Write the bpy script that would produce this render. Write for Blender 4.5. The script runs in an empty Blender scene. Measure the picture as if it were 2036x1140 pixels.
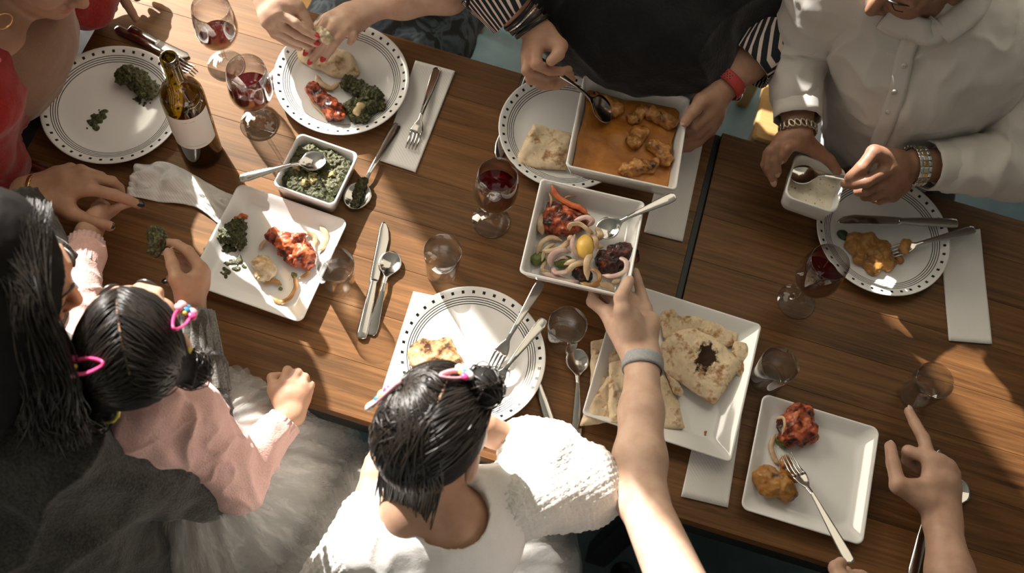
import bpy, math, random
import numpy as np
from mathutils import Vector, Matrix

# ------------------------------------------------------------------ camera
SC = bpy.context.scene
FPX, CAMH, TZ = 2073.33, 2.497, 0.75
R = np.array([[0.95690111, -0.28851396, 0.03316554],
              [0.2767793, 0.87142794, -0.40497723],
              [0.08794021, 0.3967027, 0.91372506]])
cam_d = bpy.data.cameras.new('camera'); cam = bpy.data.objects.new('camera', cam_d)
SC.collection.objects.link(cam); SC.camera = cam
cam_d.sensor_width = 36.0; cam_d.lens = FPX / 2036 * 36.0
cam_d.clip_start = 0.05
cam.matrix_world = Matrix([[*R[0], 0], [*R[1], 0], [*R[2], CAMH], [0, 0, 0, 1]])
cam_d.dof.use_dof = True; cam_d.dof.focus_distance = 1.83; cam_d.dof.aperture_fstop = 3.2

# ------------------------------------------------------------------ light
SUN_AZ, SUN_EL = math.radians(-41), math.radians(33)
SUN_DIR = Vector((math.cos(SUN_EL) * math.cos(SUN_AZ), math.cos(SUN_EL) * math.sin(SUN_AZ), -math.sin(SUN_EL)))
w = bpy.data.worlds.new('world'); SC.world = w; w.use_nodes = True
w.node_tree.nodes['Background'].inputs[0].default_value = (1.0, 0.93, 0.80, 1)
w.node_tree.nodes['Background'].inputs[1].default_value = 0.22
sl = bpy.data.lights.new('sun', 'SUN'); sl.energy = 15; sl.angle = math.radians(0.7); sl.color = (1.0, 0.95, 0.89)
so = bpy.data.objects.new('sun', sl); SC.collection.objects.link(so)
so.rotation_euler = SUN_DIR.to_track_quat('-Z', 'Y').to_euler(); so.location = (-3, 4, 4)
def area(name, loc, tgt, sx, sy, e, col):
    l = bpy.data.lights.new(name, 'AREA'); l.shape = 'RECTANGLE'; l.size = sx; l.size_y = sy; l.energy = e; l.color = col
    o = bpy.data.objects.new(name, l); SC.collection.objects.link(o); o.location = loc
    o.rotation_euler = (Vector(tgt) - Vector(loc)).to_track_quat('-Z', 'Y').to_euler(); return o
area('window_daylight', (-2.55, 2.12, 1.9), (-0.7, 0.9, 0.8), 1.3, 2.4, 115, (1.0, 0.90, 0.74))
area('second_window_daylight', (.2, 2.12, 2.1), (.2, 0.6, 1.0), 1.9, 2.4, 18, (1.0, 0.87, 0.67))
area('side_fill_light', (-4.2, 0.3, 1.9), (0.0, 0.6, 1.0), 2.6, 2.4, 12, (1.0, 0.87, 0.67))  # weak fill lamp added from the left; its window is made up
SC.cycles.max_bounces = 7; SC.cycles.diffuse_bounces = 3; SC.cycles.glossy_bounces = 3; SC.cycles.transmission_bounces = 6; SC.cycles.transparent_max_bounces = 20
SC.view_settings.view_transform = 'Standard'; SC.view_settings.look = 'None'
SC.view_settings.exposure = 0.12; SC.view_settings.gamma = 1.0
SC.view_settings.use_curve_mapping = False

# ------------------------------------------------------------------ helpers
COL = SC.collection
def P(u, v, z=TZ):
    """world point seen at pixel (u, v) of the 2036x1140 frame, at height z"""
    r = R @ np.array([u - 1018.0, -(v - 570.0), -FPX]); t = (CAMH - z) / -r[2]
    return np.array([r[0] * t, r[1] * t, z])
def tag(o, label, cat, group=None):
    o['label'] = label; o['category'] = cat
    if group: o['group'] = group
    return o
def thing(name, label, cat, loc=(0, 0, 0), rotz=0.0, group=None):
    o = bpy.data.objects.new(name, None); o.empty_display_size = 0.05; COL.objects.link(o)
    o.location = loc; o.rotation_euler = (0, 0, rotz); return tag(o, label, cat, group)
def mobj(name, v, f, m, parent=None, smooth=True, world=True):
    """one mesh object; v in world space when world (moved into the parent's frame)"""
    v = np.asarray(v, dtype=float)
    if parent is not None and world:
        bl = parent
        chain = []
        while bl is not None: chain.append(bl); bl = bl.parent
        M = Matrix.Identity(4)
        for b in reversed(chain):
            M = M @ Matrix.LocRotScale(b.location, b.rotation_euler, b.scale)
        Mi = np.array(M.inverted()); v = v @ Mi[:3, :3].T + Mi[:3, 3]
    me = bpy.data.meshes.new(name)
    if isinstance(f, np.ndarray):
        nf = len(f); me.vertices.add(len(v)); me.vertices.foreach_set('co', v.ravel().astype(np.float32)); me.loops.add(nf * 4); me.loops.foreach_set('vertex_index', f.ravel().astype(np.int32))
        me.polygons.add(nf); me.polygons.foreach_set('loop_start', np.arange(0, nf * 4, 4, dtype=np.int32)); me.update(calc_edges=True)
    else: me.from_pydata(v.tolist(), [], [list(map(int, q)) for q in f]); me.update()
    me.polygons.foreach_set('use_smooth', np.full(len(me.polygons), bool(smooth)))
    if m is not None: me.materials.append(m)
    o = bpy.data.objects.new(name, me); COL.objects.link(o)
    if parent is not None: o.parent = parent
    return o
def loc_obj(name, v, f, m, parent=None, smooth=True): return mobj(name, v, f, m, parent, smooth, world=False)
def box(c, s):
    c = np.array(c, float); s = np.array(s, float) / 2
    v = np.array([[x, y, z] for x in (-1, 1) for y in (-1, 1) for z in (-1, 1)], float) * s + c
    return v, [(0, 1, 3, 2), (4, 6, 7, 5), (0, 4, 5, 1), (2, 3, 7, 6), (0, 2, 6, 4), (1, 5, 7, 3)]
def bbox(c, s, b=0.003):
    """bevelled box"""
    c = np.array(c, float); h = np.array(s, float) / 2; b = min(b, h.min() * 0.9); V = []; 
    for z, i in ((-h[2], b), (-h[2] + b, 0), (h[2] - b, 0), (h[2], b)):
        x, y = h[0] - i, h[1] - i
        V += [(-x + b, -y, z), (x - b, -y, z), (x, -y + b, z), (x, y - b, z), (x - b, y, z), (-x + b, y, z), (-x, y - b, z), (-x, -y + b, z)]
    F = [tuple(range(7, -1, -1)), tuple(range(24, 32))]
    for k in range(3):
        for i in range(8): F.append((k * 8 + i, k * 8 + (i + 1) % 8, k * 8 + 8 + (i + 1) % 8, k * 8 + 8 + i))
    return np.array(V) + c, F
def join(*parts):
    V, F, n = [], [], 0
    for v, f in parts:
        v = np.asarray(v, float); V.append(v); F += [tuple(i + n for i in q) for q in f]; n += len(v)
    return np.vstack(V), F
def lathe(prof, n=48):
    V, F = [], []; m = len(prof)
    for k in range(n):
        a = 2 * math.pi * k / n
        V += [(r * math.cos(a), r * math.sin(a), z) for r, z in prof]
    for k in range(n):
        for i in range(m - 1):
            a, b = k * m + i, ((k + 1) % n) * m + i
            F.append((a, b, b + 1, a + 1))
    return np.array(V, float), F
def rsq(h, r, n=6, hy=None):
    """outline of a rounded square of half size h, corner radius r"""
    hy = h if hy is None else hy; o = []
    for cx, cy, a0 in ((h - r, hy - r, 0), (-h + r, hy - r, 90), (-h + r, -hy + r, 180), (h - r, -hy + r, 270)):
        for k in range(n + 1):
            a = math.radians(a0 + 90 * k / n); o.append((cx + r * math.cos(a), cy + r * math.sin(a)))
    return o
def loft(rings, close=True, cap0=False, cap1=False):
    n = len(rings[0]); V = np.array([p for r in rings for p in r], float); F = []
    for k in range(len(rings) - 1):
        for i in range(n if close else n - 1):
            j = (i + 1) % n; F.append((k * n + i, k * n + j, (k + 1) * n + j, (k + 1) * n + i))
    if cap0: F.append(tuple(range(n - 1, -1, -1)))
    if cap1: F.append(tuple((len(rings) - 1) * n + i for i in range(n)))
    return V, F
def sq_loft(prof, n=6):
    return loft([[(x, y, z) for x, y in rsq(h, r, n)] for h, r, z in prof], cap0=True, cap1=True)
def frames(pts):
    pts = np.asarray(pts, float); T = np.gradient(pts, axis=0); T /= np.linalg.norm(T, axis=1)[:, None] + 1e-9
    u = np.cross(T[0], (0, 0, 1)); 
    if np.linalg.norm(u) < .1: u = np.cross(T[0], (1, 0, 0))
    U = []
    for t in T:
        u = u - t * (u @ t); u /= np.linalg.norm(u) + 1e-9; U.append(u)
    U = np.array(U); return T, U, np.cross(T, U)
def tube(pts, rad, n=8, flat=1.0, caps=True):
    pts = np.asarray(pts, float); rad = np.broadcast_to(rad, (len(pts),)); T, U, W = frames(pts); a = np.linspace(0, 2 * math.pi, n, endpoint=False)
    rings = [[p + r * (math.cos(t) * u + flat * math.sin(t) * w) for t in a] for p, r, u, w in zip(pts, rad, U, W)]
    return loft(rings, cap0=caps, cap1=caps)
def spline(pts, n=24):
    """Catmull-Rom through pts"""
    p = np.asarray(pts, float)
    if len(p) == 2: return np.linspace(p[0], p[1], n)
    q = np.vstack([2 * p[0] - p[1], p, 2 * p[-1] - p[-2]]); out = []
    ts = np.linspace(0, len(p) - 1 - 1e-6, n)
    for t in ts:
        i = int(t); s = t - i; a, b, c, d = q[i:i + 4]
        out.append(.5 * ((2 * b) + (c - a) * s + (2 * a - 5 * b + 4 * c - d) * s * s + (3 * b - a - 3 * c + d) * s ** 3))
    return np.array(out)
def rotz(v, a):
    c, s = math.cos(a), math.sin(a); v = np.asarray(v, float); return np.column_stack([v[:, 0] * c - v[:, 1] * s, v[:, 0] * s + v[:, 1] * c, v[:, 2]])

# ---- noise
_pm = np.random.RandomState(7).rand(32, 32, 32).astype(np.float32)
def vnoise(p):
    p = np.asarray(p, np.float32); i = np.floor(p).astype(int); f = p - i; f = f * f * (3 - 2 * f); i &= 31; j = (i + 1) & 31; o = 0
    for a in (0, 1):
        for b in (0, 1):
            for c in (0, 1):
                g = _pm[(j if a else i)[:, 0], (j if b else i)[:, 1], (j if c else i)[:, 2]]
                o = o + g * (f[:, 0] if a else 1 - f[:, 0]) * (f[:, 1] if b else 1 - f[:, 1]) * (f[:, 2] if c else 1 - f[:, 2])
    return o * 2 - 1
def fbm(p, o=3):
    s = 0; a = 1.0; p = np.asarray(p, float)
    for k in range(o): s = s + a * vnoise(p * 2 ** k + 13.7 * k); a *= .5
    return s
def vnormals(v, f):
    v = np.asarray(v, float); f4 = np.array([q if len(q) == 4 else (*q, q[-1]) for q in f]); n = np.cross(v[f4[:, 2]] - v[f4[:, 0]], v[f4[:, 3]] - v[f4[:, 1]])
    N = np.zeros_like(v)
    for k in range(4): np.add.at(N, f4[:, k], n)
    return N / (np.linalg.norm(N, axis=1)[:, None] + 1e-12)

# ---- signed-distance bodies: round cones and ellipsoids, smoothly joined, meshed with surface nets
class SDF:
    def __init__(s): s.p = []
    def cone(s, a, b, ra, rb=None, k=0.012): s.p.append(('c', np.array(a, float), np.array(b, float), ra, ra if rb is None else rb, k)); return s
    def chain(s, pts, rad, k=0.012):
        for i in range(len(pts) - 1): s.cone(pts[i], pts[i + 1], rad[i], rad[i + 1], k)
        return s
    def ell(s, c, r, k=0.012, rot=None): s.p.append(('e', np.array(c, float), np.array(r, float), np.eye(3) if rot is None else np.array(rot, float), 0, k)); return s
    def cut(s, c, r, k=0.006, rot=None): s.p.append(('x', np.array(c, float), np.array(r, float), np.eye(3) if rot is None else np.array(rot, float), 0, k)); return s
    def cutplane(s, c, n): s.p.append(('h', np.array(c, float), np.array(n, float) / np.linalg.norm(n), 0, 0, 0)); return s
    def mesh(s, vox, disp=None):
        lo, hi = [], []
        for q in s.p:
            if q[0] == 'c': m = max(q[3], q[4]); lo.append(np.minimum(q[1], q[2]) - m); hi.append(np.maximum(q[1], q[2]) + m)
            elif q[0] == 'e': m = q[2].max(); lo.append(q[1] - m); hi.append(q[1] + m)
        lo = np.min(lo, 0) - 3 * vox; hi = np.max(hi, 0) + 3 * vox; N = np.ceil((hi - lo) / vox).astype(int) + 1
        F = np.full(N, 1.0, np.float32); ax = [lo[i] + vox * np.arange(N[i]) for i in range(3)]
        for q in s.p:
            k = q[5]; pad = k + 2.5 * vox
            if q[0] == 'h':
                X, Y, Z = ax[0][:, None, None], ax[1][None, :, None], ax[2][None, None, :]
                d = (X - q[1][0]) * q[2][0] + (Y - q[1][1]) * q[2][1] + (Z - q[1][2]) * q[2][2]; F = np.maximum(F, d.astype(np.float32)); continue
            if q[0] == 'c': m = max(q[3], q[4]); a = np.minimum(q[1], q[2]) - m - pad; b = np.maximum(q[1], q[2]) + m + pad
            else:
                ex = np.sqrt(((q[3] * q[2][:, None]) ** 2).sum(0)); a = q[1] - ex - pad; b = q[1] + ex + pad
            i0 = np.clip(np.floor((a - lo) / vox).astype(int), 0, N); i1 = np.clip(np.ceil((b - lo) / vox).astype(int) + 1, 0, N)
            if (i1 <= i0).any(): continue
            sl_ = tuple(slice(x, y) for x, y in zip(i0, i1))
            X = (ax[0][sl_[0]] - q[1][0])[:, None, None].astype(np.float32); Y = (ax[1][sl_[1]] - q[1][1])[None, :, None].astype(np.float32); Z = (ax[2][sl_[2]] - q[1][2])[None, None, :].astype(np.float32)
            if q[0] == 'c':
                v = q[2] - q[1]; L = v @ v + 1e-12
                t = np.clip((X * v[0] + Y * v[1] + Z * v[2]) / L, 0, 1)
                d = np.sqrt((X - t * v[0]) ** 2 + (Y - t * v[1]) ** 2 + (Z - t * v[2]) ** 2) - (q[3] + (q[4] - q[3]) * t)
            else:
                M = q[3]; r = q[2]
                x = X * M[0, 0] + Y * M[0, 1] + Z * M[0, 2]; y = X * M[1, 0] + Y * M[1, 1] + Z * M[1, 2]; z = X * M[2, 0] + Y * M[2, 1] + Z * M[2, 2]
                k0 = np.sqrt((x / r[0]) ** 2 + (y / r[1]) ** 2 + (z / r[2]) ** 2); k1 = np.sqrt((x / r[0] ** 2) ** 2 + (y / r[1] ** 2) ** 2 + (z / r[2] ** 2) ** 2)
                d = k0 * (k0 - 1) / (k1 + 1e-6)
            g = F[sl_]; d = d.astype(np.float32)
            if q[0] == 'x':
                d = -d; h = np.clip(.5 - .5 * (g - d) / k, 0, 1); F[sl_] = g + (d - g) * h + k * h * (1 - h)
            else:
                h = np.clip(.5 + .5 * (g - d) / k, 0, 1); F[sl_] = g + (d - g) * h - k * h * (1 - h)
        S = F < 0; n = [x - 1 for x in N]
        cnt = np.zeros(n, np.int8)
        for a in (0, 1):
            for b in (0, 1):
                for c in (0, 1): cnt += S[a:a + n[0], b:b + n[1], c:c + n[2]]
        act = np.argwhere((cnt > 0) & (cnt < 8)); idx = np.full(n, -1, np.int32); idx[tuple(act.T)] = np.arange(len(act))
        acc = np.zeros((len(act), 3)); num = np.zeros(len(act))
        cs = [(a, b, c) for a in (0, 1) for b in (0, 1) for c in (0, 1)]
        vals = {c: F[act[:, 0] + c[0], act[:, 1] + c[1], act[:, 2] + c[2]] for c in cs}
        for c in cs:
            for axi in range(3):
                if c[axi] == 0:
                    c2 = list(c); c2[axi] = 1; c2 = tuple(c2); va, vb = vals[c], vals[c2]; m = (va < 0) != (vb < 0)
                    t = np.where(m, va / (va - vb + 1e-12), 0); pnt = np.tile(np.array(c, float), (len(act), 1)); pnt[:, axi] += t
                    acc += pnt * m[:, None]; num += m
        V = lo + vox * (act + acc / np.maximum(num, 1)[:, None]); Q = []
        for axi in range(3):
            o1, o2 = [(1, 2), (2, 0), (0, 1)][axi]
            sA = [slice(None)] * 3; sB = [slice(None)] * 3; sA[axi] = slice(0, -1); sB[axi] = slice(1, None)
            A, B = S[tuple(sA)], S[tuple(sB)]; e = np.argwhere(A != B)
            e = e[(e[:, o1] > 0) & (e[:, o2] > 0) & (e[:, o1] < N[o1] - 1) & (e[:, o2] < N[o2] - 1)]
            fl = A[tuple(e.T)]; q = []
            for d1, d2 in ((-1, -1), (0, -1), (0, 0), (-1, 0)):
                c = e.copy(); c[:, o1] += d1; c[:, o2] += d2; q.append(idx[tuple(c.T)])
            q = np.array(q).T; q[~fl] = q[~fl][:, ::-1]; Q.append(q)
        Q = np.vstack(Q); Q = Q[(Q >= 0).all(1)]
        if disp is not None: V = V + vnormals(V, Q) * np.asarray(disp(V))[:, None]
        return V, Q

# ---- materials
class NB:
    """small node-tree builder"""
    def __init__(s, name):
        s.m = bpy.data.materials.new(name); s.m.use_nodes = True; s.t = s.m.node_tree; s.n = s.t.nodes; s.n.clear()
        s.out = s.n.new('ShaderNodeOutputMaterial')
    def new(s, typ, **kw):
        n = s.n.new('ShaderNode' + typ)
        for k, v in kw.items(): setattr(n, k, v)
        return n
    def link(s, a, b): s.t.links.new(a, b)
    def val(s, sock, x):
        if x is None: return
        if isinstance(x, bpy.types.NodeSocket): s.link(x, sock)
        elif isinstance(x, (tuple, list)) and len(x) == 3 and len(sock.default_value) == 4: sock.default_value = (*x, 1)
        else: sock.default_value = x
    def math(s, op, a, b=None, c=None, clamp=False):
        n = s.new('Math', operation=op, use_clamp=clamp); s.val(n.inputs[0], a); s.val(n.inputs[1], b); s.val(n.inputs[2], c); return n.outputs[0]
    def coord(s, kind='Object', scale=(1, 1, 1), loc=(0, 0, 0), rot=(0, 0, 0)):
        c = s.new('TexCoord'); m = s.new('Mapping'); s.link(c.outputs[kind], m.inputs[0]); m.inputs['Scale'].default_value = scale; m.inputs['Location'].default_value = loc; m.inputs['Rotation'].default_value = rot; return m.outputs[0]
    def noise(s, vec, scale=5, detail=4, rough=.5, dist=0):
        n = s.new('TexNoise'); s.link(vec, n.inputs['Vector']); n.inputs['Scale'].default_value = scale; n.inputs['Detail'].default_value = detail; n.inputs['Roughness'].default_value = rough; n.inputs['Distortion'].default_value = dist; return n.outputs['Fac']
    def ramp(s, fac, stops):
        n = s.new('ValToRGB'); s.link(fac, n.inputs[0]); e = n.color_ramp.elements
        while len(e) < len(stops): e.new(0.5)
        for x, (p, c) in zip(e, stops): x.position = p; x.color = (*c, 1) if len(c) == 3 else c
        return n.outputs[0]
    def mix(s, fac, a, b):
        n = s.new('Mix', data_type='RGBA'); s.val(n.inputs[0], fac); s.val(n.inputs[6], a); s.val(n.inputs[7], b); return n.outputs[2]
    def bump(s, h, strength=.3, dist=.002):
        n = s.new('Bump'); s.link(h, n.inputs['Height']); n.inputs['Strength'].default_value = strength; n.inputs['Distance'].default_value = dist; return n.outputs[0]
    def bsdf(s, col, rough=.5, metal=0., spec=.5, trans=0., ior=1.45, normal=None, coat=0., sheen=0., sss=0., stint=None):
        b = s.new('BsdfPrincipled'); s.val(b.inputs['Base Color'], col); s.val(b.inputs['Roughness'], rough); s.val(b.inputs['Metallic'], metal)
        s.val(b.inputs['Specular IOR Level'], spec); b.inputs['Transmission Weight'].default_value = trans; b.inputs['IOR'].default_value = ior
        b.inputs['Coat Weight'].default_value = coat; b.inputs['Sheen Weight'].default_value = sheen; b.inputs['Sheen Roughness'].default_value = .5
        if sss: b.inputs['Subsurface Weight'].default_value = sss; b.inputs['Subsurface Radius'].default_value = (1, .35, .2); b.inputs['Subsurface Scale'].default_value = .006
        if normal is not None: s.link(normal, b.inputs['Normal'])
        if stint: b.inputs['Specular Tint'].default_value = (*stint, 1)
        return b.outputs[0]
    def done(s, sh): s.link(sh, s.out.inputs[0]); return s.m
def plain(name, col, rough=.5, metal=0., spec=.5, coat=0., var=None, vscale=20, bump=0., bscale=200, sheen=0., sss=0., **kw):
    b = NB(name); vec = b.coord(); c = col
    if var is not None: c = b.ramp(b.noise(vec, vscale, 4), [(.35, col), (.65, var)])
    nm = b.bump(b.noise(vec, bscale, 3), bump, .002) if bump else None
    return b.done(b.bsdf(c, rough, metal, spec, normal=nm, coat=coat, sheen=sheen, sss=sss, **kw))

def M_wood(name, dark, light, seed=0.):
    b = NB(name); oi = b.new('ObjectInfo'); tc = b.new('TexCoord'); off = b.new('VectorMath', operation='MULTIPLY_ADD')
    b.link(tc.outputs['Object'], off.inputs[0]); off.inputs[1].default_value = (1, 1, 1)
    cx = b.new('CombineXYZ'); b.val(cx.inputs[0], b.math('MULTIPLY', oi.outputs['Random'], 9.0)); b.val(cx.inputs[1], b.math('MULTIPLY', oi.outputs['Random'], 3.0)); cx.inputs[2].default_value = seed; b.link(cx.outputs[0], off.inputs[2])
    def mp(sc): 
        m = b.new('Mapping'); b.link(off.outputs[0], m.inputs[0]); m.inputs['Scale'].default_value = sc; return m.outputs[0]
    grain = b.noise(mp((2.2, 60, 60)), 1.5, 8, .66, 1.1)
    fine = b.noise(mp((10, 300, 300)), 1.5, 4, .6)
    broad = b.noise(mp((1.2, 7, 7)), 1.0, 3, .5, 1.5)
    f = b.math('ADD', b.math('MULTIPLY', grain, .62), b.math('MULTIPLY', broad, .38))
    f = b.math('ADD', f, b.math('MULTIPLY_ADD', oi.outputs['Random'], .12, -.06))
    c = b.ramp(f, [(.30, dark), (.52, tuple((x + y) / 2 for x, y in zip(dark, light))), (.68, light)])
    c = b.mix(b.math('MULTIPLY', b.math('SMOOTH_MIN', fine, .5, .1), .5), c, dark)
    n = b.bump(b.math('ADD', fine, grain), .12, .0006)
    return b.done(b.bsdf(c, b.math('MULTIPLY_ADD', fine, .25, .30), spec=.5, normal=n, stint=(1, .80, .58)))
WOOD = M_wood('walnut_boards', (0.030, 0.011, 0.0035), (0.29, 0.132, 0.047))
BEECH = M_wood('golden_beech', (0.36, 0.20, 0.07), (0.55, 0.34, 0.14), 5)
BLACKMETAL = plain('black_metal', (.02, .023, .022), .45, .3)
GREYEDGE = plain('grey_edge_band', (.34, .31, .28), .35)
def M_floor():
    b = NB('concrete_floor'); v = b.coord(); n = b.noise(v, 2.2, 6, .6, .6); n2 = b.noise(v, 30, 4)
    c = b.ramp(b.math('ADD', b.math('MULTIPLY', n, .8), b.math('MULTIPLY', n2, .2)), [(.3, (.075, .125, .15)), (.55, (.14, .22, .26)), (.75, (.22, .33, .38))])
    return b.done(b.bsdf(c, .38, normal=b.bump(n2, .1)))
def M_plate():
    b = NB('printed_porcelain'); tc = b.new('TexCoord'); sp = b.new('SeparateXYZ'); b.link(tc.outputs['Object'], sp.inputs[0]); x, y = sp.outputs[0], sp.outputs[1]
    r = b.math('DIVIDE', b.math('SQRT', b.math('ADD', b.math('MULTIPLY', x, x), b.math('MULTIPLY', y, y))), .131)
    a = b.math('ARCTAN2', y, x); fac = None
    for q in (.862, .833, .804, .775):
        l = b.math('LESS_THAN', b.math('ABSOLUTE', b.math('SUBTRACT', r, q)), .0052); fac = l if fac is None else b.math('ADD', fac, l)
    t = b.math('FRACT', b.math('MULTIPLY', a, 40 / (2 * math.pi)))
    s1 = b.math('LESS_THAN', b.math('ABSOLUTE', b.math('SUBTRACT', t, .5)), .135)
    s2 = b.math('LESS_THAN', b.math('ABSOLUTE', b.math('SUBTRACT', r, .925)), .0195)
    fac = b.math('ADD', fac, b.math('MULTIPLY', s1, s2), clamp=True)
    up = b.math('GREATER_THAN', sp.outputs[2], .0045); fac = b.math('MULTIPLY', fac, up)
    return b.done(b.bsdf(b.mix(fac, (.78, .77, .75), (.012, .018, .016)), .12, coat=.3))
PLATE = M_plate()
PORC = plain('white_porcelain', (.80, .79, .77), .1, coat=.3)
MELAMINE = plain('white_melamine', (.74, .74, .72), .3)
STEEL = plain('polished_steel', (.50, .48, .45), .13, 1.0)
def M_glass(name, tint=(1, 1, 1), mixt=.5, ior=1.45):
    b = NB(name); g = b.new('BsdfGlass'); b.val(g.inputs['Color'], tint); g.inputs['Roughness'].default_value = 0.0; g.inputs['IOR'].default_value = ior
    t = b.new('BsdfTransparent'); b.val(t.inputs[0], tuple(.5 + .5 * x for x in tint)); m = b.new('MixShader'); m.inputs[0].default_value = mixt
    b.link(g.outputs[0], m.inputs[1]); b.link(t.outputs[0], m.inputs[2]); return b.done(m.outputs[0])
def M_thin(name, tint=(.985, .99, .99), lo=.05, hi=.9, pw=2.2, edge=.0):
    b = NB(name); lw = b.new('LayerWeight'); lw.inputs['Blend'].default_value = .5
    f = b.math('MULTIPLY_ADD', b.math('POWER', lw.outputs['Facing'], pw), hi, lo, clamp=True)
    t = b.new('BsdfTransparent'); b.link(b.mix(b.math('POWER', lw.outputs['Facing'], 3.0), tint, tuple(x * .68 for x in tint)), t.inputs[0]); g = b.new('BsdfGlossy'); g.inputs['Roughness'].default_value = .03; g.inputs['Color'].default_value = (.95, .95, .95, 1)
    m = b.new('MixShader'); b.link(f, m.inputs[0]); b.link(t.outputs[0], m.inputs[1]); b.link(g.outputs[0], m.inputs[2]); return b.done(m.outputs[0])
GLASS = M_thin('clear_glass')
WATER = M_glass('water', (.985, .99, .99), .55, 1.33)
BOTTLE = M_thin('olive_green_glass', (.52, .43, .085), .05, .6, 3.0)
def M_wine():
    b = NB('red_wine'); g = b.bsdf((.11, .003, .006), .02, trans=.8, ior=1.34); t = b.new('BsdfTransparent'); t.inputs[0].default_value = (.35, .01, .015, 1)
    m = b.new('MixShader'); m.inputs[0].default_value = .10; b.link(g, m.inputs[1]); b.link(t.outputs[0], m.inputs[2]); return b.done(m.outputs[0])
WINE = M_wine()
def M_napkin():
    b = NB('paper_napkin'); v = b.coord(); w1 = b.new('TexWave'); b.link(v, w1.inputs[0]); w1.inputs['Scale'].default_value = 90; w1.bands_direction = 'DIAGONAL'
    return b.done(b.bsdf((.74, .72, .69), .85, spec=.1, normal=b.bump(w1.outputs['Fac'], .35, .0008)))
NAPKIN = M_napkin()
# ------------------------------------------------------------------ room and furniture
fl = loc_obj('floor', *box((0, 1, -.02), (9, 9, .04)), M_floor(), smooth=False); fl['kind'] = 'structure'
PAINT = plain('off_white_paint', (.46, .44, .41), .9)
def struct(name, v, f, m=PAINT): o = loc_obj(name, v, f, m, smooth=False); o['kind'] = 'structure'; return o
CH = 3.5
# window wall behind the top row: tall openings, sill below, unseen pier sized to shape the sun patches
struct('sun_shaping_wall', *join(box((-1.418, 2.27, CH / 2), (.855, .14, CH)), box((-4.2, 2.27, CH / 2), (.6, .14, CH)), box((2.9, 2.27, CH / 2), (3.2, .14, CH)), box((-2.87, 2.27, .25), (2.05, .14, .5)), box((.15, 2.27, .25), (2.3, .14, .5))))
struct('wall_right', *box((4.43, -.55, CH / 2), (.14, 5.5, CH))); struct('wall_front', *box((0, -3.33, CH / 2), (9, .14, CH)))
struct('wall_left', *join(box((-4.43, -2.2, CH / 2), (.14, 2.2, CH)), box((-4.43, 1.95, CH / 2), (.14, .5, CH)), box((-4.43, .3, .25), (.14, 2.8, .5))))
struct('ceiling', *box((0, -.5, CH + .05), (9, 5.7, .1)))
def table(label, x0, x1, y0=.453, y1=1.230):
    t = thing('dining_table', label, 'table', ((x0 + x1) / 2, (y0 + y1) / 2, 0)); L, D = x1 - x0, y1 - y0
    n = 8; wd = D / n
    for i in range(n):
        o = loc_obj('plank', *bbox((0, 0, 0), (L, wd - .0002, .03), .0005), WOOD, t, smooth=False); o.location = (0, -D / 2 + wd * (i + .5), TZ - .015)
    for s in (-1, 1):
        loc_obj('apron', *bbox((0, s * (D / 2 - .012), .693), (L - .004, .022, .052)), BLACKMETAL, t, smooth=False)
        loc_obj('apron', *bbox((s * (L / 2 - .012), 0, .693), (.020, D - .05, .052)), BLACKMETAL, t, smooth=False)
        for q in (-1, 1): loc_obj('leg', *bbox((s * (L / 2 - .05), q * (D / 2 - .05), .333), (.05, .05, .665)), BLACKMETAL, t, smooth=False)
    return t
tb1 = table('walnut plank dining table with the bottle and most of the plates on it', -1.0, .2315)
mobj('gap_darkening_strip', *bbox((.2384, .8415, .715), (.0125, .774, .05), .001), BLACKMETAL, tb1, smooth=False)  # black strip added so the gap between the tables reads dark
table('walnut plank dining table under the white-shirted man and the pointing hand', .2455, 1.478)

def chair(label, x, y, rz, back=.46, w=.43, d=.42, pad=None):
    c = thing('dining_chair', label, 'chair', (x, y + (.09 if rz == 0 else -.09), -.045), rz)   # back of the chair towards local +y
    loc_obj('seat', *bbox((0, 0, .44), (w, d, .03), .006), BEECH, c, smooth=False)
    for sx in (-1, 1):
        loc_obj('leg', *bbox((sx * (w / 2 - .02), -d / 2 + .03, .235), (.036, .036, .38)), BEECH, c, smooth=False)
        loc_obj('leg', *bbox((sx * (w / 2 - .02), d / 2 - .02, .235), (.036, .036, .38)), BEECH, c, smooth=False)
        loc_obj('back_post', *bbox((sx * (w / 2 - .02), d / 2 - .02, .455 + back / 2), (.034, .034, back)), BEECH, c, smooth=False)
    for k in range(3): loc_obj('back_slat', *bbox((0, d / 2 - .02, .62 + k * (back - .2) / 2), (w - .074, .018, .06)), BEECH, c, smooth=False)
    return c

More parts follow.
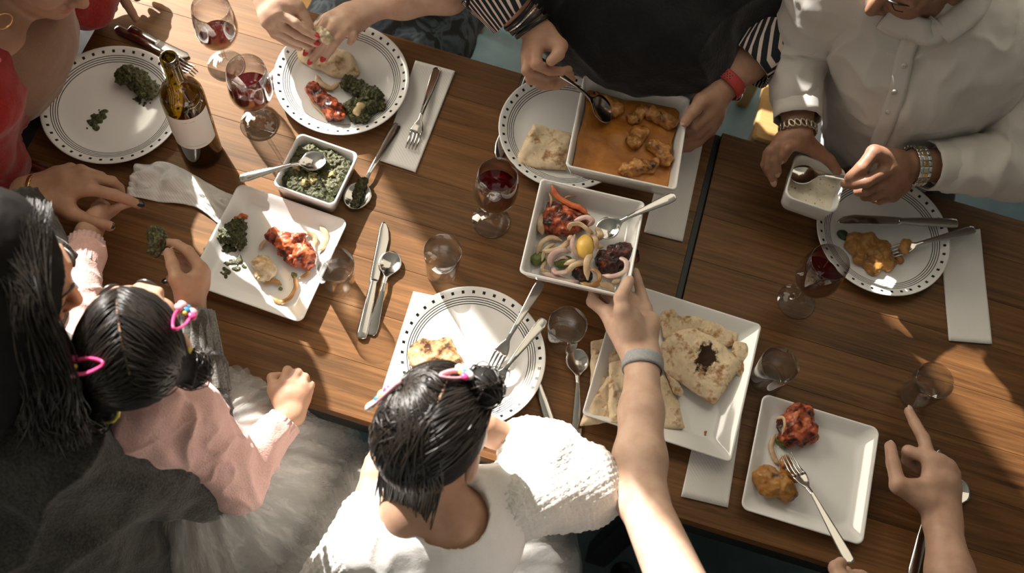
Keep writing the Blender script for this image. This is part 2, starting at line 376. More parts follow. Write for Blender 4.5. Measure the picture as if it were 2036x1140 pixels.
# ------------------------------------------------------------------ crockery
def dinner_plate(label, u, v, rz=0.):
    c = P(u, v, TZ + .012); prof = [(.0001, .003), (.06, .003), (.075, .0), (.079, .0005), (.095, .006), (.118, .0145), (.129, .0205), (.131, .0222), (.1305, .0236), (.128, .0236), (.117, .0185), (.1, .0112), (.088, .0072), (.07, .0058), (.0001, .0055)]
    sp = []
    for (r0, z0), (r1, z1) in zip(prof, prof[1:]): sp += [(r0 + (r1 - r0) * t, z0 + (z1 - z0) * t) for t in (0, .5)]
    o = loc_obj('dinner_plate', *lathe(sp + [prof[-1]], 96), PLATE); o.location = (c[0], c[1], TZ + .0003); o.rotation_euler = (0, 0, rz)
    return tag(o, label, 'plate', 'round dinner plates printed with black squares and rings')
PLS = [dinner_plate('round plate with squares rim, left end of table, smeared with dark green spinach', 226, 212, .02),
       dinner_plate('round plate with squares rim under the red-nailed hands and torn bread', 680, 160, .05),
       dinner_plate('round plate with squares rim below the held orange curry bowl', 1123, 265, .0),
       dinner_plate('round plate with squares rim in front of the girl in white, two forks on it', 937, 710, .03),
       dinner_plate('round plate with squares rim before the white-shirted man, curry left on it', 1752, 469, .04)]

def square_dish(name, label, cat, c, half, h, rz, flare=.12, wall=.004, corner=.014, flat=None, mt=None, group=None):
    """flared square dish: outside up, over the rim, inside down to a flat floor"""
    fb = half * (1 - flare) if flat is None else flat; rc = corner
    prof = [(fb - .012, rc * .6, .0), (fb - .002, rc * .8, .0), (fb + .002, rc * .9, .002)]
    for t in (.25, .5, .75): prof.append((fb + (half - fb) * (t ** .75), rc, .002 + (h - .002) * t))
    prof += [(half, rc, h - .0016), (half - .0006, rc, h - .0003), (half - wall * .6, rc, h), (half - wall, rc * .9, h - .001)]
    for t in (.75, .5, .25, .1, .03): prof.append((fb - wall + (half - fb) * (t ** .75), rc * .85 + .004, .005 + (h - .005) * t))
    prof += [(fb - wall - .004, rc, .0052), (fb - .03, rc * .7, .0046)]
    o = loc_obj(name, *sq_loft(prof, 8), mt or PORC); o.location = c; o.rotation_euler = (0, 0, rz); return tag(o, label, cat, group)
SQL = square_dish('square_plate', 'white square plate with half-eaten chicken, onion and spinach smears, by the mother', 'plate', (*P(537, 505, TZ + .012)[:2] + 0, TZ + .0004), .108, .024, math.radians(-2.5), flat=.083)
SQB = square_dish('square_plate', 'white square plate at the lower right with red chicken and yellow curry', 'plate', (.526, .600, TZ + .0004), .107, .023, 0.0, flat=.083)
SQN = square_dish('square_platter', 'large white square platter piled with flatbread', 'platter', (.255, .700, TZ + .0008), .134, .03, math.radians(-1), flat=.098, corner=.008)
SAAG = square_dish('square_bowl', 'small white square bowl full of green spinach and cheese', 'bowl', (*P(631, 350, TZ + .02)[:2], TZ + .0004), .0605, .046, math.radians(-3), flat=.052, corner=.012)
CURZ, TANZ, RAIZ = .835, .826, .815
CUR = square_dish('square_bowl', 'white square bowl of orange chicken curry held up by the man in black', 'bowl', (.060, 1.081, CURZ), .102, .05, math.radians(5), flat=.088, corner=.008)
TAN = square_dish('square_bowl', 'white square bowl of tandoori chicken, onions and lemon held from below', 'bowl', (.034, .852, TANZ), .096, .046, math.radians(4), flat=.08, corner=.008)
RAI = square_dish('square_bowl', 'small white square bowl of pale yoghurt sauce in the white-shirted man\'s hand', 'bowl', (.417, 1.100, RAIZ), .0505, .052, math.radians(-3), flat=.042, corner=.018, mt=MELAMINE)

# ------------------------------------------------------------------ glassware
def tumbler(label, u, v, water=.0):
    c = P(u, v); t = thing('tumbler', label, 'glass', (c[0], c[1], TZ), 0, 'straight water tumblers')
    prof = [(.0001, .0), (.026, .0), (.0285, .0015), (.0295, .006), (.031, .03), (.0325, .06), (.0340, .0885), (.0335, .0895), (.0328, .0885), (.0312, .06), (.0298, .03), (.0283, .0105), (.026, .0085), (.0001, .0085)]
    loc_obj('glass_wall', *lathe(prof, 48), GLASS, t)
    if water:
        rr = lambda z: .0283 + (z - .0105) / .05 * .0019 - .0003
        loc_obj('water', *lathe([(.0001, .0088), (.0255, .0088), (rr(.0115), .0115), (rr(water), water), (.0001, water)], 40), WATER, t)
    return t
tumbler('tumbler of water touching the square plate corner', 672, 566, .05)
tumbler('tumbler of water just above the girl in white\'s round plate', 878, 540, .05)
tumbler('tumbler holding a little water at the right rim of the girl in white\'s plate', 1116, 680, .032)
tumbler('nearly empty tumbler between flatbread platter and the lower right square plate', 1520, 757, .013)
tumbler('empty tumbler beside the pointing fingertip', 1815, 787)
def wine_glass(label, u, v, fill, s=1.0):
    c = P(u, v); t = thing('wine_glass', label, 'wine glass', (c[0], c[1], TZ), 0, 'stemmed wine glasses')
    bowl = [(.004, .072), (.012, .0745), (.024, .082), (.034, .094), (.0395, .110), (.0405, .124), (.0385, .148), (.0345, .178)]
    inn = [(r - .0011, z + .0012) for r, z in bowl]; inn[-1] = (.0336, .178)
    prof = [(.0001, .0), (.034, .0), (.0362, .0012), (.0355, .0024), (.02, .0055), (.0075, .011), (.0042, .02), (.0036, .045), (.0038, .066)] + bowl + [(.0341, .1786)] + inn[::-1] + [(.0001, .0745)]
    loc_obj('glass', *lathe(prof, 56), GLASS, t)
    R_ = np.array(inn); zf = fill; pr = [(.0001, .0752)] + [(r - .0003, z) for r, z in inn if z < zf] + [(float(np.interp(zf, R_[:, 1], R_[:, 0])) - .0003, zf), (.0001, zf)]
    loc_obj('wine', *lathe(pr, 48), WINE, t); return t
wine_glass('wine glass with a little red wine nearest the top edge, behind another glass', 450, 130, .098)
wine_glass('wine glass of red wine right of the bottle, in full sunlight', 515, 247, .116)
wine_glass('wine glass of red wine left of the tandoori chicken bowl', 976, 440, .126)
wine_glass('wine glass of red wine by the white-shirted man\'s round plate', 1582, 600, .118)

c = P(402, 303); bt = thing('wine_bottle', 'open green wine bottle with a blank cream label', 'bottle', (c[0], c[1], TZ), 0)
op = [(.0001, .004), (.02, .003), (.034, .0), (.0372, .003), (.0378, .012), (.0378, .185), (.0365, .198), (.031, .212), (.022, .224), (.0165, .236), (.0146, .25), (.0140, .285)]
ip = [(r - .0026, max(z, .012)) for r, z in op[4:]]
loc_obj('glass', *lathe(op + [(.0140, .300), (.0118, .3005), (.0104, .299)] + ip[::-1] + [(.0001, .012)], 64), BOTTLE, bt)
loc_obj('lip', *lathe([(.0139, .283), (.0152, .2845), (.0154, .291), (.0145, .2925), (.0147, .2945), (.0147, .2998), (.0138, .3009), (.0118, .3009), (.0112, .2995), (.0112, .286)], 48), BOTTLE, bt)
loc_obj('wine', *lathe([(.0001, .0125), (.033, .0125), (.0348, .016), (.0348, .085), (.0001, .085)], 48), WINE, bt)
def arc_patch(r, a0, a1, z0, z1, n=28, m=6):
    V = [(r * math.cos(a0 + (a1 - a0) * i / n), r * math.sin(a0 + (a1 - a0) * i / n), z0 + (z1 - z0) * j / m) for j in range(m + 1) for i in range(n + 1)]
    return np.array(V), [(j * (n + 1) + i, j * (n + 1) + i + 1, (j + 1) * (n + 1) + i + 1, (j + 1) * (n + 1) + i) for j in range(m) for i in range(n)]
A0 = math.radians(-58)
LABEL = plain('cream_label', (.70, .68, .62), .6); INK = plain('grey_ink', (.30, .27, .22), .6)
lab = loc_obj('paper_label', *arc_patch(.0381, A0 - 1.15, A0 + 1.15, .075, .172), LABEL, bt)
rnd = random.Random(3)
for zz, cnt, h in ((.160, 13, .0024), (.0835, 22, .0018)):
    parts = []
    for k in range(cnt):
        if zz > .1 and k == 6: continue
        a = A0 + (k - cnt / 2) * .045; parts.append(arc_patch(.03825, a, a + .012, zz, zz + h * rnd.choice((.6, 1, 1)), 1, 1)); parts.append(arc_patch(.03825, a + .012, a + .028, zz + h * rnd.choice((0, .4, .8)), zz + h * rnd.choice((1., .85)), 1, 1))
    loc_obj('lettering', *join(*parts), INK, lab, smooth=False)

# ------------------------------------------------------------------ cutlery
def cut_place(name, label, cat, a, b, geo, roll=0., grp=None):
    """geo runs along +x from the handle end (0) to the tip (L); put it from a to b"""
    a, b = np.array(a), np.array(b); d = b - a; L = np.linalg.norm(d); X = Vector(d / L); Z = Vector((0, 0, 1)); Z = (Z - X * Z.dot(X)).normalized()
    Z = (Matrix.Rotation(roll, 3, X) @ Z); Y = Z.cross(X); Mx = Matrix((X, Y, Z)).transposed().to_4x4(); Mx.translation = Vector(a)
    v, f = geo(L); o = loc_obj(name, v, f, STEEL); o.matrix_world = Mx; return tag(o, label, cat, grp)
def strip(st, n=9, dome=.0):
    """st: list of (x, halfwidth, z, thickness, dish); lofted closed section"""
    rings = []
    for x, w_, z, t, ds in st:
        top = [(x, w_ * s, z + t / 2 * math.sqrt(max(0, 1 - s * s * .85)) + ds * s * s) for s in np.linspace(-1, 1, n)]
        bot = [(x, w_ * s, z - t / 2 * math.sqrt(max(0, 1 - s * s * .85)) + ds * s * s) for s in np.linspace(1, -1, n)]
        rings.append(top + bot)
    return loft(rings, cap0=True, cap1=True)
def res(st, n=40):
    st = np.array(st, float); xs = np.unique(np.concatenate([np.linspace(st[0, 0], st[-1, 0], n), st[:, 0]]))
    return [(x, *[float(np.interp(x, st[:, 0], st[:, k])) for k in range(1, 5)]) for x in xs]
HAND = lambda L: [(0, .001, .002, .002, 0), (.002 * L, .0055, .002, .0028, 0), (.03 * L, .0085, .002, .003, 0), (.1 * L, .0092, .0025, .003, 0), (.3 * L, .007, .006, .003, 0), (.5 * L, .0045, .010, .0032, 0), (.6 * L, .0035, .011, .0034, 0)]
def g_spoon(L, bw=.021):
    st = HAND(L) + [(.68 * L, .004, .009, .003, 0), (.73 * L, .010, .0065, .0018, .002)]
    for t in np.linspace(.1, .995, 12):
        wv = bw * math.sqrt(max(.0, 1 - (2 * (t ** .85) - 1) ** 2)); st.append(((.73 + .27 * t) * L, max(wv, .001), .0065 - .005 * math.sin(math.pi * min(1, t * 1.05)) , .0015, .0065 * (wv / bw) ** 2))
    return strip(res(st, 60), 11)
def g_spoon_wide(L): return g_spoon(L, .026)
def g_fork(L):
    st = HAND(L) + [(.66 * L, .004, .0085, .003, 0), (.72 * L, .0095, .006, .002, .001), (.77 * L, .0122, .0045, .0018, .002), (.80 * L, .0125, .004, .0017, .002)]
    parts = [strip(res(st, 36), 9)]
    for k in range(4):
        y = (k - 1.5) * .0066; pts = [(.79 * L, y, .0044 + .0018 * ((k - 1.5) / 1.5) ** 2), (.86 * L, y, .0022), (.93 * L, y * .98, .0022), (.985 * L, y * .96, .0052), (L, y * .95, .0062)]
        parts.append(tube(spline(pts, 12), np.linspace(.0023, .0011, 12), 6, .55))
    return join(*parts)
def g_knife(L):
    st = [(0, .004, .004, .004, 0), (.01 * L, .0085, .004, .006, 0), (.05 * L, .0098, .004, .0066, 0), (.3 * L, .0088, .004, .0066, 0), (.46 * L, .0065, .004, .006, 0), (.48 * L, .0075, .004, .006, 0), (.5 * L, .0085, .0035, .002, 0), (.6 * L, .0098, .003, .0014, 0), (.85 * L, .0108, .003, .0012, 0), (.94 * L, .0088, .003, .0011, 0), (.985 * L, .0045, .003, .001, 0), (L, .0008, .003, .0008, 0)]
    v, f = strip(res(st, 60), 9); m = v[:, 0] > .8 * L; v[m, 1] += ((v[m, 0] / L - .8) / .2) ** 2 * .006; return v, f
G_F, G_S, G_K = 'table forks', 'table spoons', 'table knives'
def cut(kind, label, a, b, za=TZ + .0005, zb=TZ + .0005, roll=0.):
    nm, geo, cat, g = {'fork': ('fork', g_fork, 'fork', G_F), 'spoon': ('spoon', g_spoon, 'spoon', G_S), 'serving': ('serving_spoon', g_spoon_wide, 'spoon', G_S), 'knife': ('table_knife', g_knife, 'knife', G_K)}[kind]
    return cut_place(nm, label, cat, P(*a, za), P(*b, zb), geo, roll, g)
cut('fork', 'fork behind the bottle, reaching from the sunlit table edge', (230, 56), (383, 142))
cut('knife', 'knife lying next to the fork behind the bottle', (258, 58), (372, 118), TZ + .0005, TZ + .0005)
cut('fork', 'fork lying on the folded paper napkin at the top', (870, 136), (816, 300), TZ + .004, TZ + .004)
cut('serving', 'serving spoon with spinach in its bowl resting half on the napkin', (791, 247), (697, 418), TZ + .003, TZ + .001)
cut('spoon', 'spoon standing in the spinach bowl', (475, 357), (650, 318), TZ + .036, TZ + .043)
cut('knife', 'knife beside the spoon between the water tumblers', (718, 676), (770, 444))
cut('spoon', 'spoon beside the knife between the water tumblers', (738, 668), (782, 503))
cut('knife', 'knife half under the curry man\'s round plate', (1048, 150), (985, 318))
cut('knife', 'blue-grey knife end poking out left of the bread plate', (531, 170), (655, 26))
cut('fork', 'fork lying over the rim of the girl in white\'s plate, handle up', (1077, 560), (974, 742), TZ + .034, TZ + .011)
cut('fork', 'second fork on the girl in white\'s plate, nearer the tumbler', (1084, 634), (962, 792), TZ + .029, TZ + .014)
cut('knife', 'knife sticking out from under the girl in white\'s plate', (1101, 866), (1030, 640))
cut('spoon', 'spoon between the tumbler and the flatbread platter', (1147, 874), (1147, 695))
cut('spoon', 'serving spoon in the tandoori chicken bowl', (1343, 390), (1187, 468), TANZ + .064, TANZ + .018)
cut('knife', 'knife across the white-shirted man\'s round plate', (1903, 446), (1663, 437), TZ + .027, TZ + .0245)
cut('fork', 'fork stuck in the curry on the white-shirted man\'s plate', (1938, 457), (1757, 507), TZ + .027, TZ + .013)
cut('fork', 'fork with a bite of curry on the lower right square plate', (1693, 1122), (1562, 906), TZ + .095, TZ + .024)
cut('knife', 'knife under the pointing man\'s wrist', (1812, 1148), (1873, 898))
cut('spoon', 'spoon half hidden beside the pointing man\'s knuckles', (1885, 1120), (1906, 955))
cut('knife', 'knife in the dark near the left table corner', (36, 322), (185, 362))
cut('serving', 'spoon in the orange curry, in the man in black\'s hand', (1062, 114), (1212, 236), .985, CURZ + .024)
cut('spoon', 'spoon in the yoghurt bowl between the man\'s fingers', (1752, 366), (1570, 350), .905, RAIZ + .035)

# ------------------------------------------------------------------ napkins
def napkin(label, cs, seed=0, layers=3, z0=TZ):
    q = [P(*c, z0 + .002) for c in cs]; n = 24; V = []; rs = np.random.RandomState(seed)
    t = thing('paper_napkin', label, 'napkin', (*np.mean(q, 0)[:2], z0), 0, 'folded paper napkins')
    for L in range(layers):
        g = []
        for j in range(n + 1):
            for i in range(n + 1):
                a, b = i / n, j / n; p = (1 - a) * (1 - b) * q[0] + a * (1 - b) * q[1] + a * b * q[2] + (1 - a) * b * q[3]; g.append(p)
        g = np.array(g); cen = g.mean(0); g = cen + (g - cen) * (1 - .006 * (layers - 1 - L) * 0.5)
        g[:, 2] = z0 + .0006 + .0011 * L + .0006 * (fbm(g * 14 + seed + L * 3, 2) + 1) * (1 if L == layers - 1 else .2)
        F = [(j * (n + 1) + i, j * (n + 1) + i + 1, (j + 1) * (n + 1) + i + 1, (j + 1) * (n + 1) + i) for j in range(n) for i in range(n)]
        F = [f[::-1] for f in F]
        o = mobj('paper_layer', g, F, NAPKIN, t); md = o.modifiers.new('thick', 'SOLIDIFY'); md.thickness = .0005; md.offset = -1
    return t
napkin('folded paper napkin under the fork at the top of the table', [(826, 121), (905, 142), (826, 343), (756, 320)], 1)
napkin('folded paper napkin below the curry bowl, along the table joint', [(1330, 270), (1402, 262), (1357, 481), (1280, 462)], 2)
napkin('paper napkin mostly under the girl in white\'s plate', [(822, 580), (960, 610), (900, 850), (755, 790)], 3)
napkin('folded paper napkin at the far right beside the round plate', [(1868, 470), (1948, 456), (1972, 685), (1887, 678)], 4)
napkin('folded paper napkin under the flatbread platter', [(1420, 690), (1490, 720), (1447, 1010), (1354, 988)], 5)
# crumpled napkin by the square plate
g = []; n, m = 40, 22
for j in range(m + 1):
    for i in range(n + 1):
        a, b = i / n, j / m; top = spline([(270, 326, 0), (340, 322, 0), (420, 365, 0), (472, 388, 0)], 41)[i]; bot = spline([(250, 385, 0), (320, 398, 0), (385, 408, 0), (440, 446, 0)], 41)[i]
        u, v = (top * (1 - b) + bot * b)[:2]; p = P(u, v, TZ + .012)
        cr = abs(vnoise(np.array([[a * 5 + 3, b * 2.5, 1.3]]))[0]) + .5 * abs(vnoise(np.array([[a * 9, b * 6 + 4, 7.]]))[0])
        p[2] = TZ + .002 + .030 * cr * math.sin(math.pi * min(1, .12 + .8 * b)) * (1 - .55 * a); g.append(p)
F = [(j * (n + 1) + i, (j + 1) * (n + 1) + i, (j + 1) * (n + 1) + i + 1, j * (n + 1) + i + 1) for j in range(m) for i in range(n)]
o = mobj('paper_napkin', g, F, NAPKIN, None); tag(o, 'crumpled paper napkin between the bottle and the square plate', 'napkin')
md = o.modifiers.new('thick', 'SOLIDIFY'); md.thickness = .0006
# ------------------------------------------------------------------ food
def M_food(name, stops, scale=60, rough=.4, bump=.5, bscale=180, spec=.5, detail=6, dist=.5):
    b = NB(name); v = b.coord(); n = b.noise(v, scale, detail, .6, dist)
    return b.done(b.bsdf(b.ramp(n, stops), rough, spec=spec, normal=b.bump(b.noise(v, bscale, 4), bump, .002)))
SPIN = M_food('spinach', [(.32, (.010, .013, .004)), (.50, (.040, .042, .010)), (.62, (.13, .125, .035)), (.74, (.30, .27, .11))], 210, .34, .9, 480)
CHIC = M_food('tandoori_chicken', [(.36, (.016, .009, .007)), (.46, (.16, .025, .012)), (.56, (.46, .10, .035)), (.72, (.60, .24, .10))], 50, .34, .5, 200)
CHAR = M_food('charred_chicken', [(.42, (.010, .007, .006)), (.56, (.09, .02, .012)), (.68, (.33, .08, .03))], 45, .3, .6, 200)
CURR = M_food('orange_curry', [(.3, (.27, .095, .014)), (.55, (.41, .150, .022)), (.75, (.50, .21, .042))], 28, .3, .35, 120, .3)
CURC = M_food('curried_chicken', [(.34, (.022, .014, .008)), (.43, (.28, .11, .025)), (.6, (.52, .24, .065)), (.75, (.62, .36, .14))], 45, .27, .5, 150)
YELC = M_food('yellow_curry', [(.3, (.04, .02, .008)), (.40, (.29, .125, .026)), (.7, (.46, .23, .06))], 40, .3, .4, 120)
def M_naan(name, burn=.61, base=(.78, .62, .42), spot=None):
    b = NB(name); v = b.coord(); big = b.math('ADD', b.math('MULTIPLY', b.noise(v, 42, 3, .5, .2), .62), b.math('MULTIPLY', b.noise(v, 130, 3, .5), .38)); sm = b.noise(v, 75, 4, .6)
    c = b.ramp(sm, [(.3, tuple(x * .8 for x in base)), (.6, base), (.8, tuple(min(1, x * 1.15) for x in base))])
    c = b.mix(b.ramp(big, [(burn - .07, (0, 0, 0)), (burn + .05, (.85,) * 3)]), c, (.34, .155, .05))
    c = b.mix(b.ramp(big, [(burn + .06, (0, 0, 0)), (burn + .16, (.95,) * 3)]), c, (.05, .025, .013))
    if spot:
        tc = b.new('TexCoord'); dv = b.new('VectorMath', operation='DISTANCE'); mp_ = b.new('Mapping'); b.link(tc.outputs['Object'], mp_.inputs[0]); mp_.inputs['Rotation'].default_value = (0, 0, spot[3]); mp_.inputs['Scale'].default_value = (1, spot[4], 0); b.link(mp_.outputs[0], dv.inputs[0]); dv.inputs[1].default_value = (spot[0], spot[1], 0)
        q = b.math('ADD', b.math('DIVIDE', dv.outputs['Value'], spot[2]), b.math('MULTIPLY_ADD', sm, 2.2, -1.1)); c = b.mix(b.ramp(q, [(.70, (1, 1, 1)), (1.15, (0, 0, 0))]), c, (.035, .016, .009))
    return b.done(b.bsdf(c, .75, spec=.2, normal=b.bump(sm, .5, .002)))
NAAN = M_naan('flatbread'); NAANB = M_naan('browned_flatbread', .575); NAANX = M_naan('burnt_flatbread', .43, (.74, .56, .36)); NAANS = M_naan('spotted_flatbread', .575, (.78, .62, .42), (0.002, .010, .021, .75, .62))
CRUMB = plain('bread_crumb', (.72, .62, .46), .9, var=(.5, .38, .22), vscale=90, bump=.8, bscale=250)
ONI = plain('cooked_onion', (.62, .50, .33), .25, var=(.50, .32, .18), vscale=60, sss=.2)
ONP = plain('pink_onion', (.55, .33, .34), .25, var=(.60, .48, .38), vscale=90, sss=.2)
ONT = plain('browned_onion', (.48, .28, .11), .28, var=(.30, .13, .04), vscale=60)
CARR = plain('orange_pepper', (.62, .17, .04), .28, var=(.45, .08, .03), vscale=60)
GRPEP = plain('green_pepper', (.06, .10, .015), .25, var=(.16, .18, .04), vscale=60)
LEMON = plain('lemon_rind', (.72, .42, .06), .35, var=(.80, .55, .14), vscale=35, bump=.3, bscale=400)
PANEER = plain('paneer', (.62, .50, .28), .5, var=(.35, .25, .10), vscale=60)
PANEER2 = M_food('coated_paneer', [(.40, (.05, .05, .014)), (.52, (.30, .24, .09)), (.7, (.55, .44, .22))], 110, .4, .5, 300)
CHUT = plain('green_chutney', (.035, .055, .018), .2)
def M_rai():
    b = NB('yoghurt_sauce'); v = b.coord(); n = b.noise(v, 150, 3); c = b.mix(b.ramp(n, [(.655, (0, 0, 0)), (.69, (1, 1, 1))]), (.74, .69, .55), (.30, .17, .06)); return b.done(b.bsdf(c, .15, normal=b.bump(b.noise(v, 35, 2), .5, .004)))
RAITA = M_rai()

def lump(name, label, cat, pts, rr, mt, z, amp=.004, freq=90, vox=.0022, flat=.75, group=None, seed=0, parent=None, k=.008):
    """lump of food: round cones through pixel points pts (heights z above), roughened"""
    s = SDF(); q = [P(p[0], p[1], z + rr * flat + (p[2] if len(p) > 2 else 0)) for p in pts]
    rs = np.random.RandomState(seed + len(label))
    for i, p in enumerate(q):
        r = rr * (pts[i][3] if len(pts[i]) > 3 else 1); s.ell(p, (r, r, r * flat), k)
        for j in range(3): s.ell(p + (rs.rand(3) - .5) * (1.3 * r, 1.3 * r, .5 * r), np.array((.6, .6, .5)) * r, k * .7)
        if i: s.cone(q[i - 1], p, rr * flat * .9, rr * flat * .9, k)
    s.cutplane((0, 0, z), (0, 0, -1))
    v, f = s.mesh(vox, lambda V: amp * fbm(V * freq + seed * 3.1, 3)); v[:, 2] = np.maximum(v[:, 2], z)
    o = mobj(name, v, f, mt, parent)
    return tag(o, label, cat, group) if parent is None else o
def recenter(o):
    me = o.data; c = np.mean([v.co for v in me.vertices], 0)
    me.transform(Matrix.Translation(-Vector(c))); o.location = Vector(c) + o.location; return o
def smear(name, label, regs, mt, z, n=26, seed=0, rmax=.006, cat='food smear'):
    """thin patchy smear: regs are (u, v, spread_u, spread_v) pixel spots"""
    rs = np.random.RandomState(seed); s = SDF()
    for (u, v, du, dv) in regs:
        for _ in range(n):
            r = rmax * (.25 + .75 * rs.rand() ** 2); p = P(u + rs.randn() * du, v + rs.randn() * dv, z + r * .12); s.ell(p, (r * (.7 + .9 * rs.rand()), r * (.6 + .6 * rs.rand()), max(.0012, r * .32)), .003)
    v, f = s.mesh(.0011, lambda V: .0006 * fbm(V * 350, 2)); v[:, 2] = np.maximum(v[:, 2], z - .0002)
    o = mobj(name, v, f, mt); return tag(o, label, cat)
def naan(name, label, outl, mt, z, th=.007, seed=0, puff=.004, droop=None, group='pieces of flatbread', tilt=(0, 0), cat='flatbread'):
    """flatbread from its pixel outline: closed rings from the edge to the middle, puffed and blistered"""
    q = np.array([P(u, v, z + th) for u, v in outl]); n = 72; cl = np.vstack([q, q[:1]]); L = np.r_[0, np.cumsum(np.linalg.norm(np.diff(cl, axis=0), axis=1))]
    ed = np.column_stack([np.interp(np.linspace(0, L[-1], n, endpoint=False), L, cl[:, k]) for k in range(3)])
    ed = .6 * ed + .2 * (np.roll(ed, 1, 0) + np.roll(ed, -1, 0)); cen = ed.mean(0); rad = np.linalg.norm(ed - cen, axis=1).mean()
    rings = []
    for t, zz in [(.2, 0), (.6, 0), (.93, 0), (.985, .12), (1.0, .5)] + [(t, None) for t in (.985, .95, .9, .84, .77, .7, .62, .54, .46, .38, .3, .22, .14, .06)]:
        r = cen + (ed - cen) * t; w_ = fbm(np.column_stack([r[:, :2] * 32, np.full(n, seed * 1.7)]), 3)
        r = r + np.column_stack([fbm(r * 60 + 5, 2) * .002, fbm(r * 60 + 9, 2) * .002, np.zeros(n)]) * (t > .8)
        if zz is not None: h = th * zz
        else:
            e = min(1, (1 - t) * rad / .012); h = th * (.5 + .5 * math.sqrt(max(0, 1 - (1 - e) ** 2))) + puff * (.4 + w_) * e
        r[:, 2] = z + np.maximum(h, 0) + tilt[0] * (r[:, 0] - cen[0]) + tilt[1] * (r[:, 1] - cen[1]) + (0 if droop is None else droop * fbm(np.column_stack([r[:, :2] * 9, np.full(n, seed)]), 1))
        rings.append(r)
    v, f = loft(rings, cap0=True, cap1=True); f = [g for g in f]
    o = recenter(mobj(name, v, f, mt)); return tag(o, label, cat, group)
def stripf(name, label, pts, zs, w_, mt, flat=.4, group=None, cat='onion'):
    q = spline([P(u, v, z) for (u, v), z in zip(pts, zs if hasattr(zs, '__len__') else [zs] * len(pts))], 6 * len(pts)); n = len(q)
    r = w_ * np.clip(np.minimum(np.arange(n) + .6, n - np.arange(n) - .4) / 4, .25, 1)
    return tag(recenter(mobj(name, *tube(q, r, 8, flat), mt)), label, cat, group)
def fill(name, label, obj_loc, rz, half, z, mt, amp=.002, freq=40, seed=0, rc=.012, wob=.0, cat='sauce', parent=None):
    o_ = rsq(half, rc, 6); n = len(o_) * 5; o_ = np.array(o_); o2 = np.vstack([o_ * (1 - q) + np.roll(o_, -1, 0) * q for q in (0, .2, .4, .6, .8)]).reshape(5, -1, 2).transpose(1, 0, 2).reshape(n, 2); rings = []
    k = fbm(np.column_stack([o2 * 30, np.full(n, seed)]), 2); o2 = o2 * (1 + wob * np.minimum(k, 0)[:, None])
    for t in [1.0, .985] + list(np.linspace(.965, .03, 44)):
        p = o2 * t; zz = z + amp * fbm(np.column_stack([p * freq, np.full(n, seed + .5)]), 3) * min(1, (1 - t) * 12); rings.append(np.column_stack([p, zz]))
    rings = [np.column_stack([o2 * .9, np.full(n, z - .006)]), np.column_stack([o2 * .97, np.full(n, z - .002)])] + rings
    v, f = loft(rings, cap0=True, cap1=True); v = rotz(v, rz) + np.array(obj_loc); o = mobj(name, v, f, mt, parent); return tag(o, label, cat) if parent is None else o
Z0, ZS = TZ + .0062, TZ + .0052
# left end plate
lump('spinach_lump', 'dark green spinach lump on the left end plate', 'spinach', [(256, 150, .004), (275, 163), (296, 178)], .020, SPIN, Z0, .0042, 190, .0016)
smear('spinach_smear', 'small dark spinach smear in the middle of the left end plate', [(192, 228, 6, 4), (186, 246, 7, 6), (203, 232, 3, 6)], SPIN, Z0, 14, 1, .0055)
smear('spinach_crumbs', 'spinach crumbs below the spinach lump on the left end plate', [(272, 197, 6, 3), (290, 206, 6, 3)], SPIN, Z0, 9, 2, .004)
# bread plate under the hands
C2 = lambda x, y: (360 + x / 2.85, y / 2.85)
naan('torn_flatbread', 'torn flatbread under the red-nailed fingers', [C2(*p) for p in ((590, 225), (640, 195), (760, 235), (900, 270), (970, 300), (1022, 410), (940, 440), (850, 420), (740, 372), (680, 342), (640, 290))], NAAN, Z0, .010, 3, .006)
lump('chicken_piece', 'red charred chicken piece on the bread plate under the hands', 'chicken', [(*C2(750, 500), .002, .9), C2(800, 560), (*C2(860, 620), .002, 1.15), (*C2(880, 645), 0, .9)], .0165, CHIC, Z0, .004, 95)
lump('spinach_lump', 'spinach heap with a cheese cube on the bread plate under the hands', 'spinach', [C2(950, 470), (*C2(1010, 500), 0, 1.15), (*C2(1090, 540), .003, 1.2), C2(970, 610), (*C2(1020, 640), 0, 1.25), C2(1100, 590)], .0145, SPIN, Z0, .0042, 200, .0016)
for i, p in enumerate((C2(1018, 605), C2(1000, 630))):
    q = P(*p, Z0 + .024); o = loc_obj('cheese_cube', *bbox((0, 0, 0), (.017, .015, .012), .003), PANEER); o.location = q; o.rotation_euler = (.2, .3 - .2 * i, .4 + i); tag(o, ('golden cheese cube on top of the spinach heap', 'cheese cube half buried in the spinach heap')[i], 'cheese')
for i, q in enumerate(([(765, 425), (790, 470), (850, 500), (900, 465)], [(720, 545), (750, 590), (810, 650), (835, 700)], [(860, 430), (885, 400), (900, 430)])):
    stripf('onion_strip', ('pale onion curl beside the chicken on the bread plate', 'thin onion strip under the chicken on the bread plate', 'small onion curl at the torn bread edge')[i], [C2(*p) for p in q], Z0 + .005, (.006, .0025, .005)[i], ONI, .4)
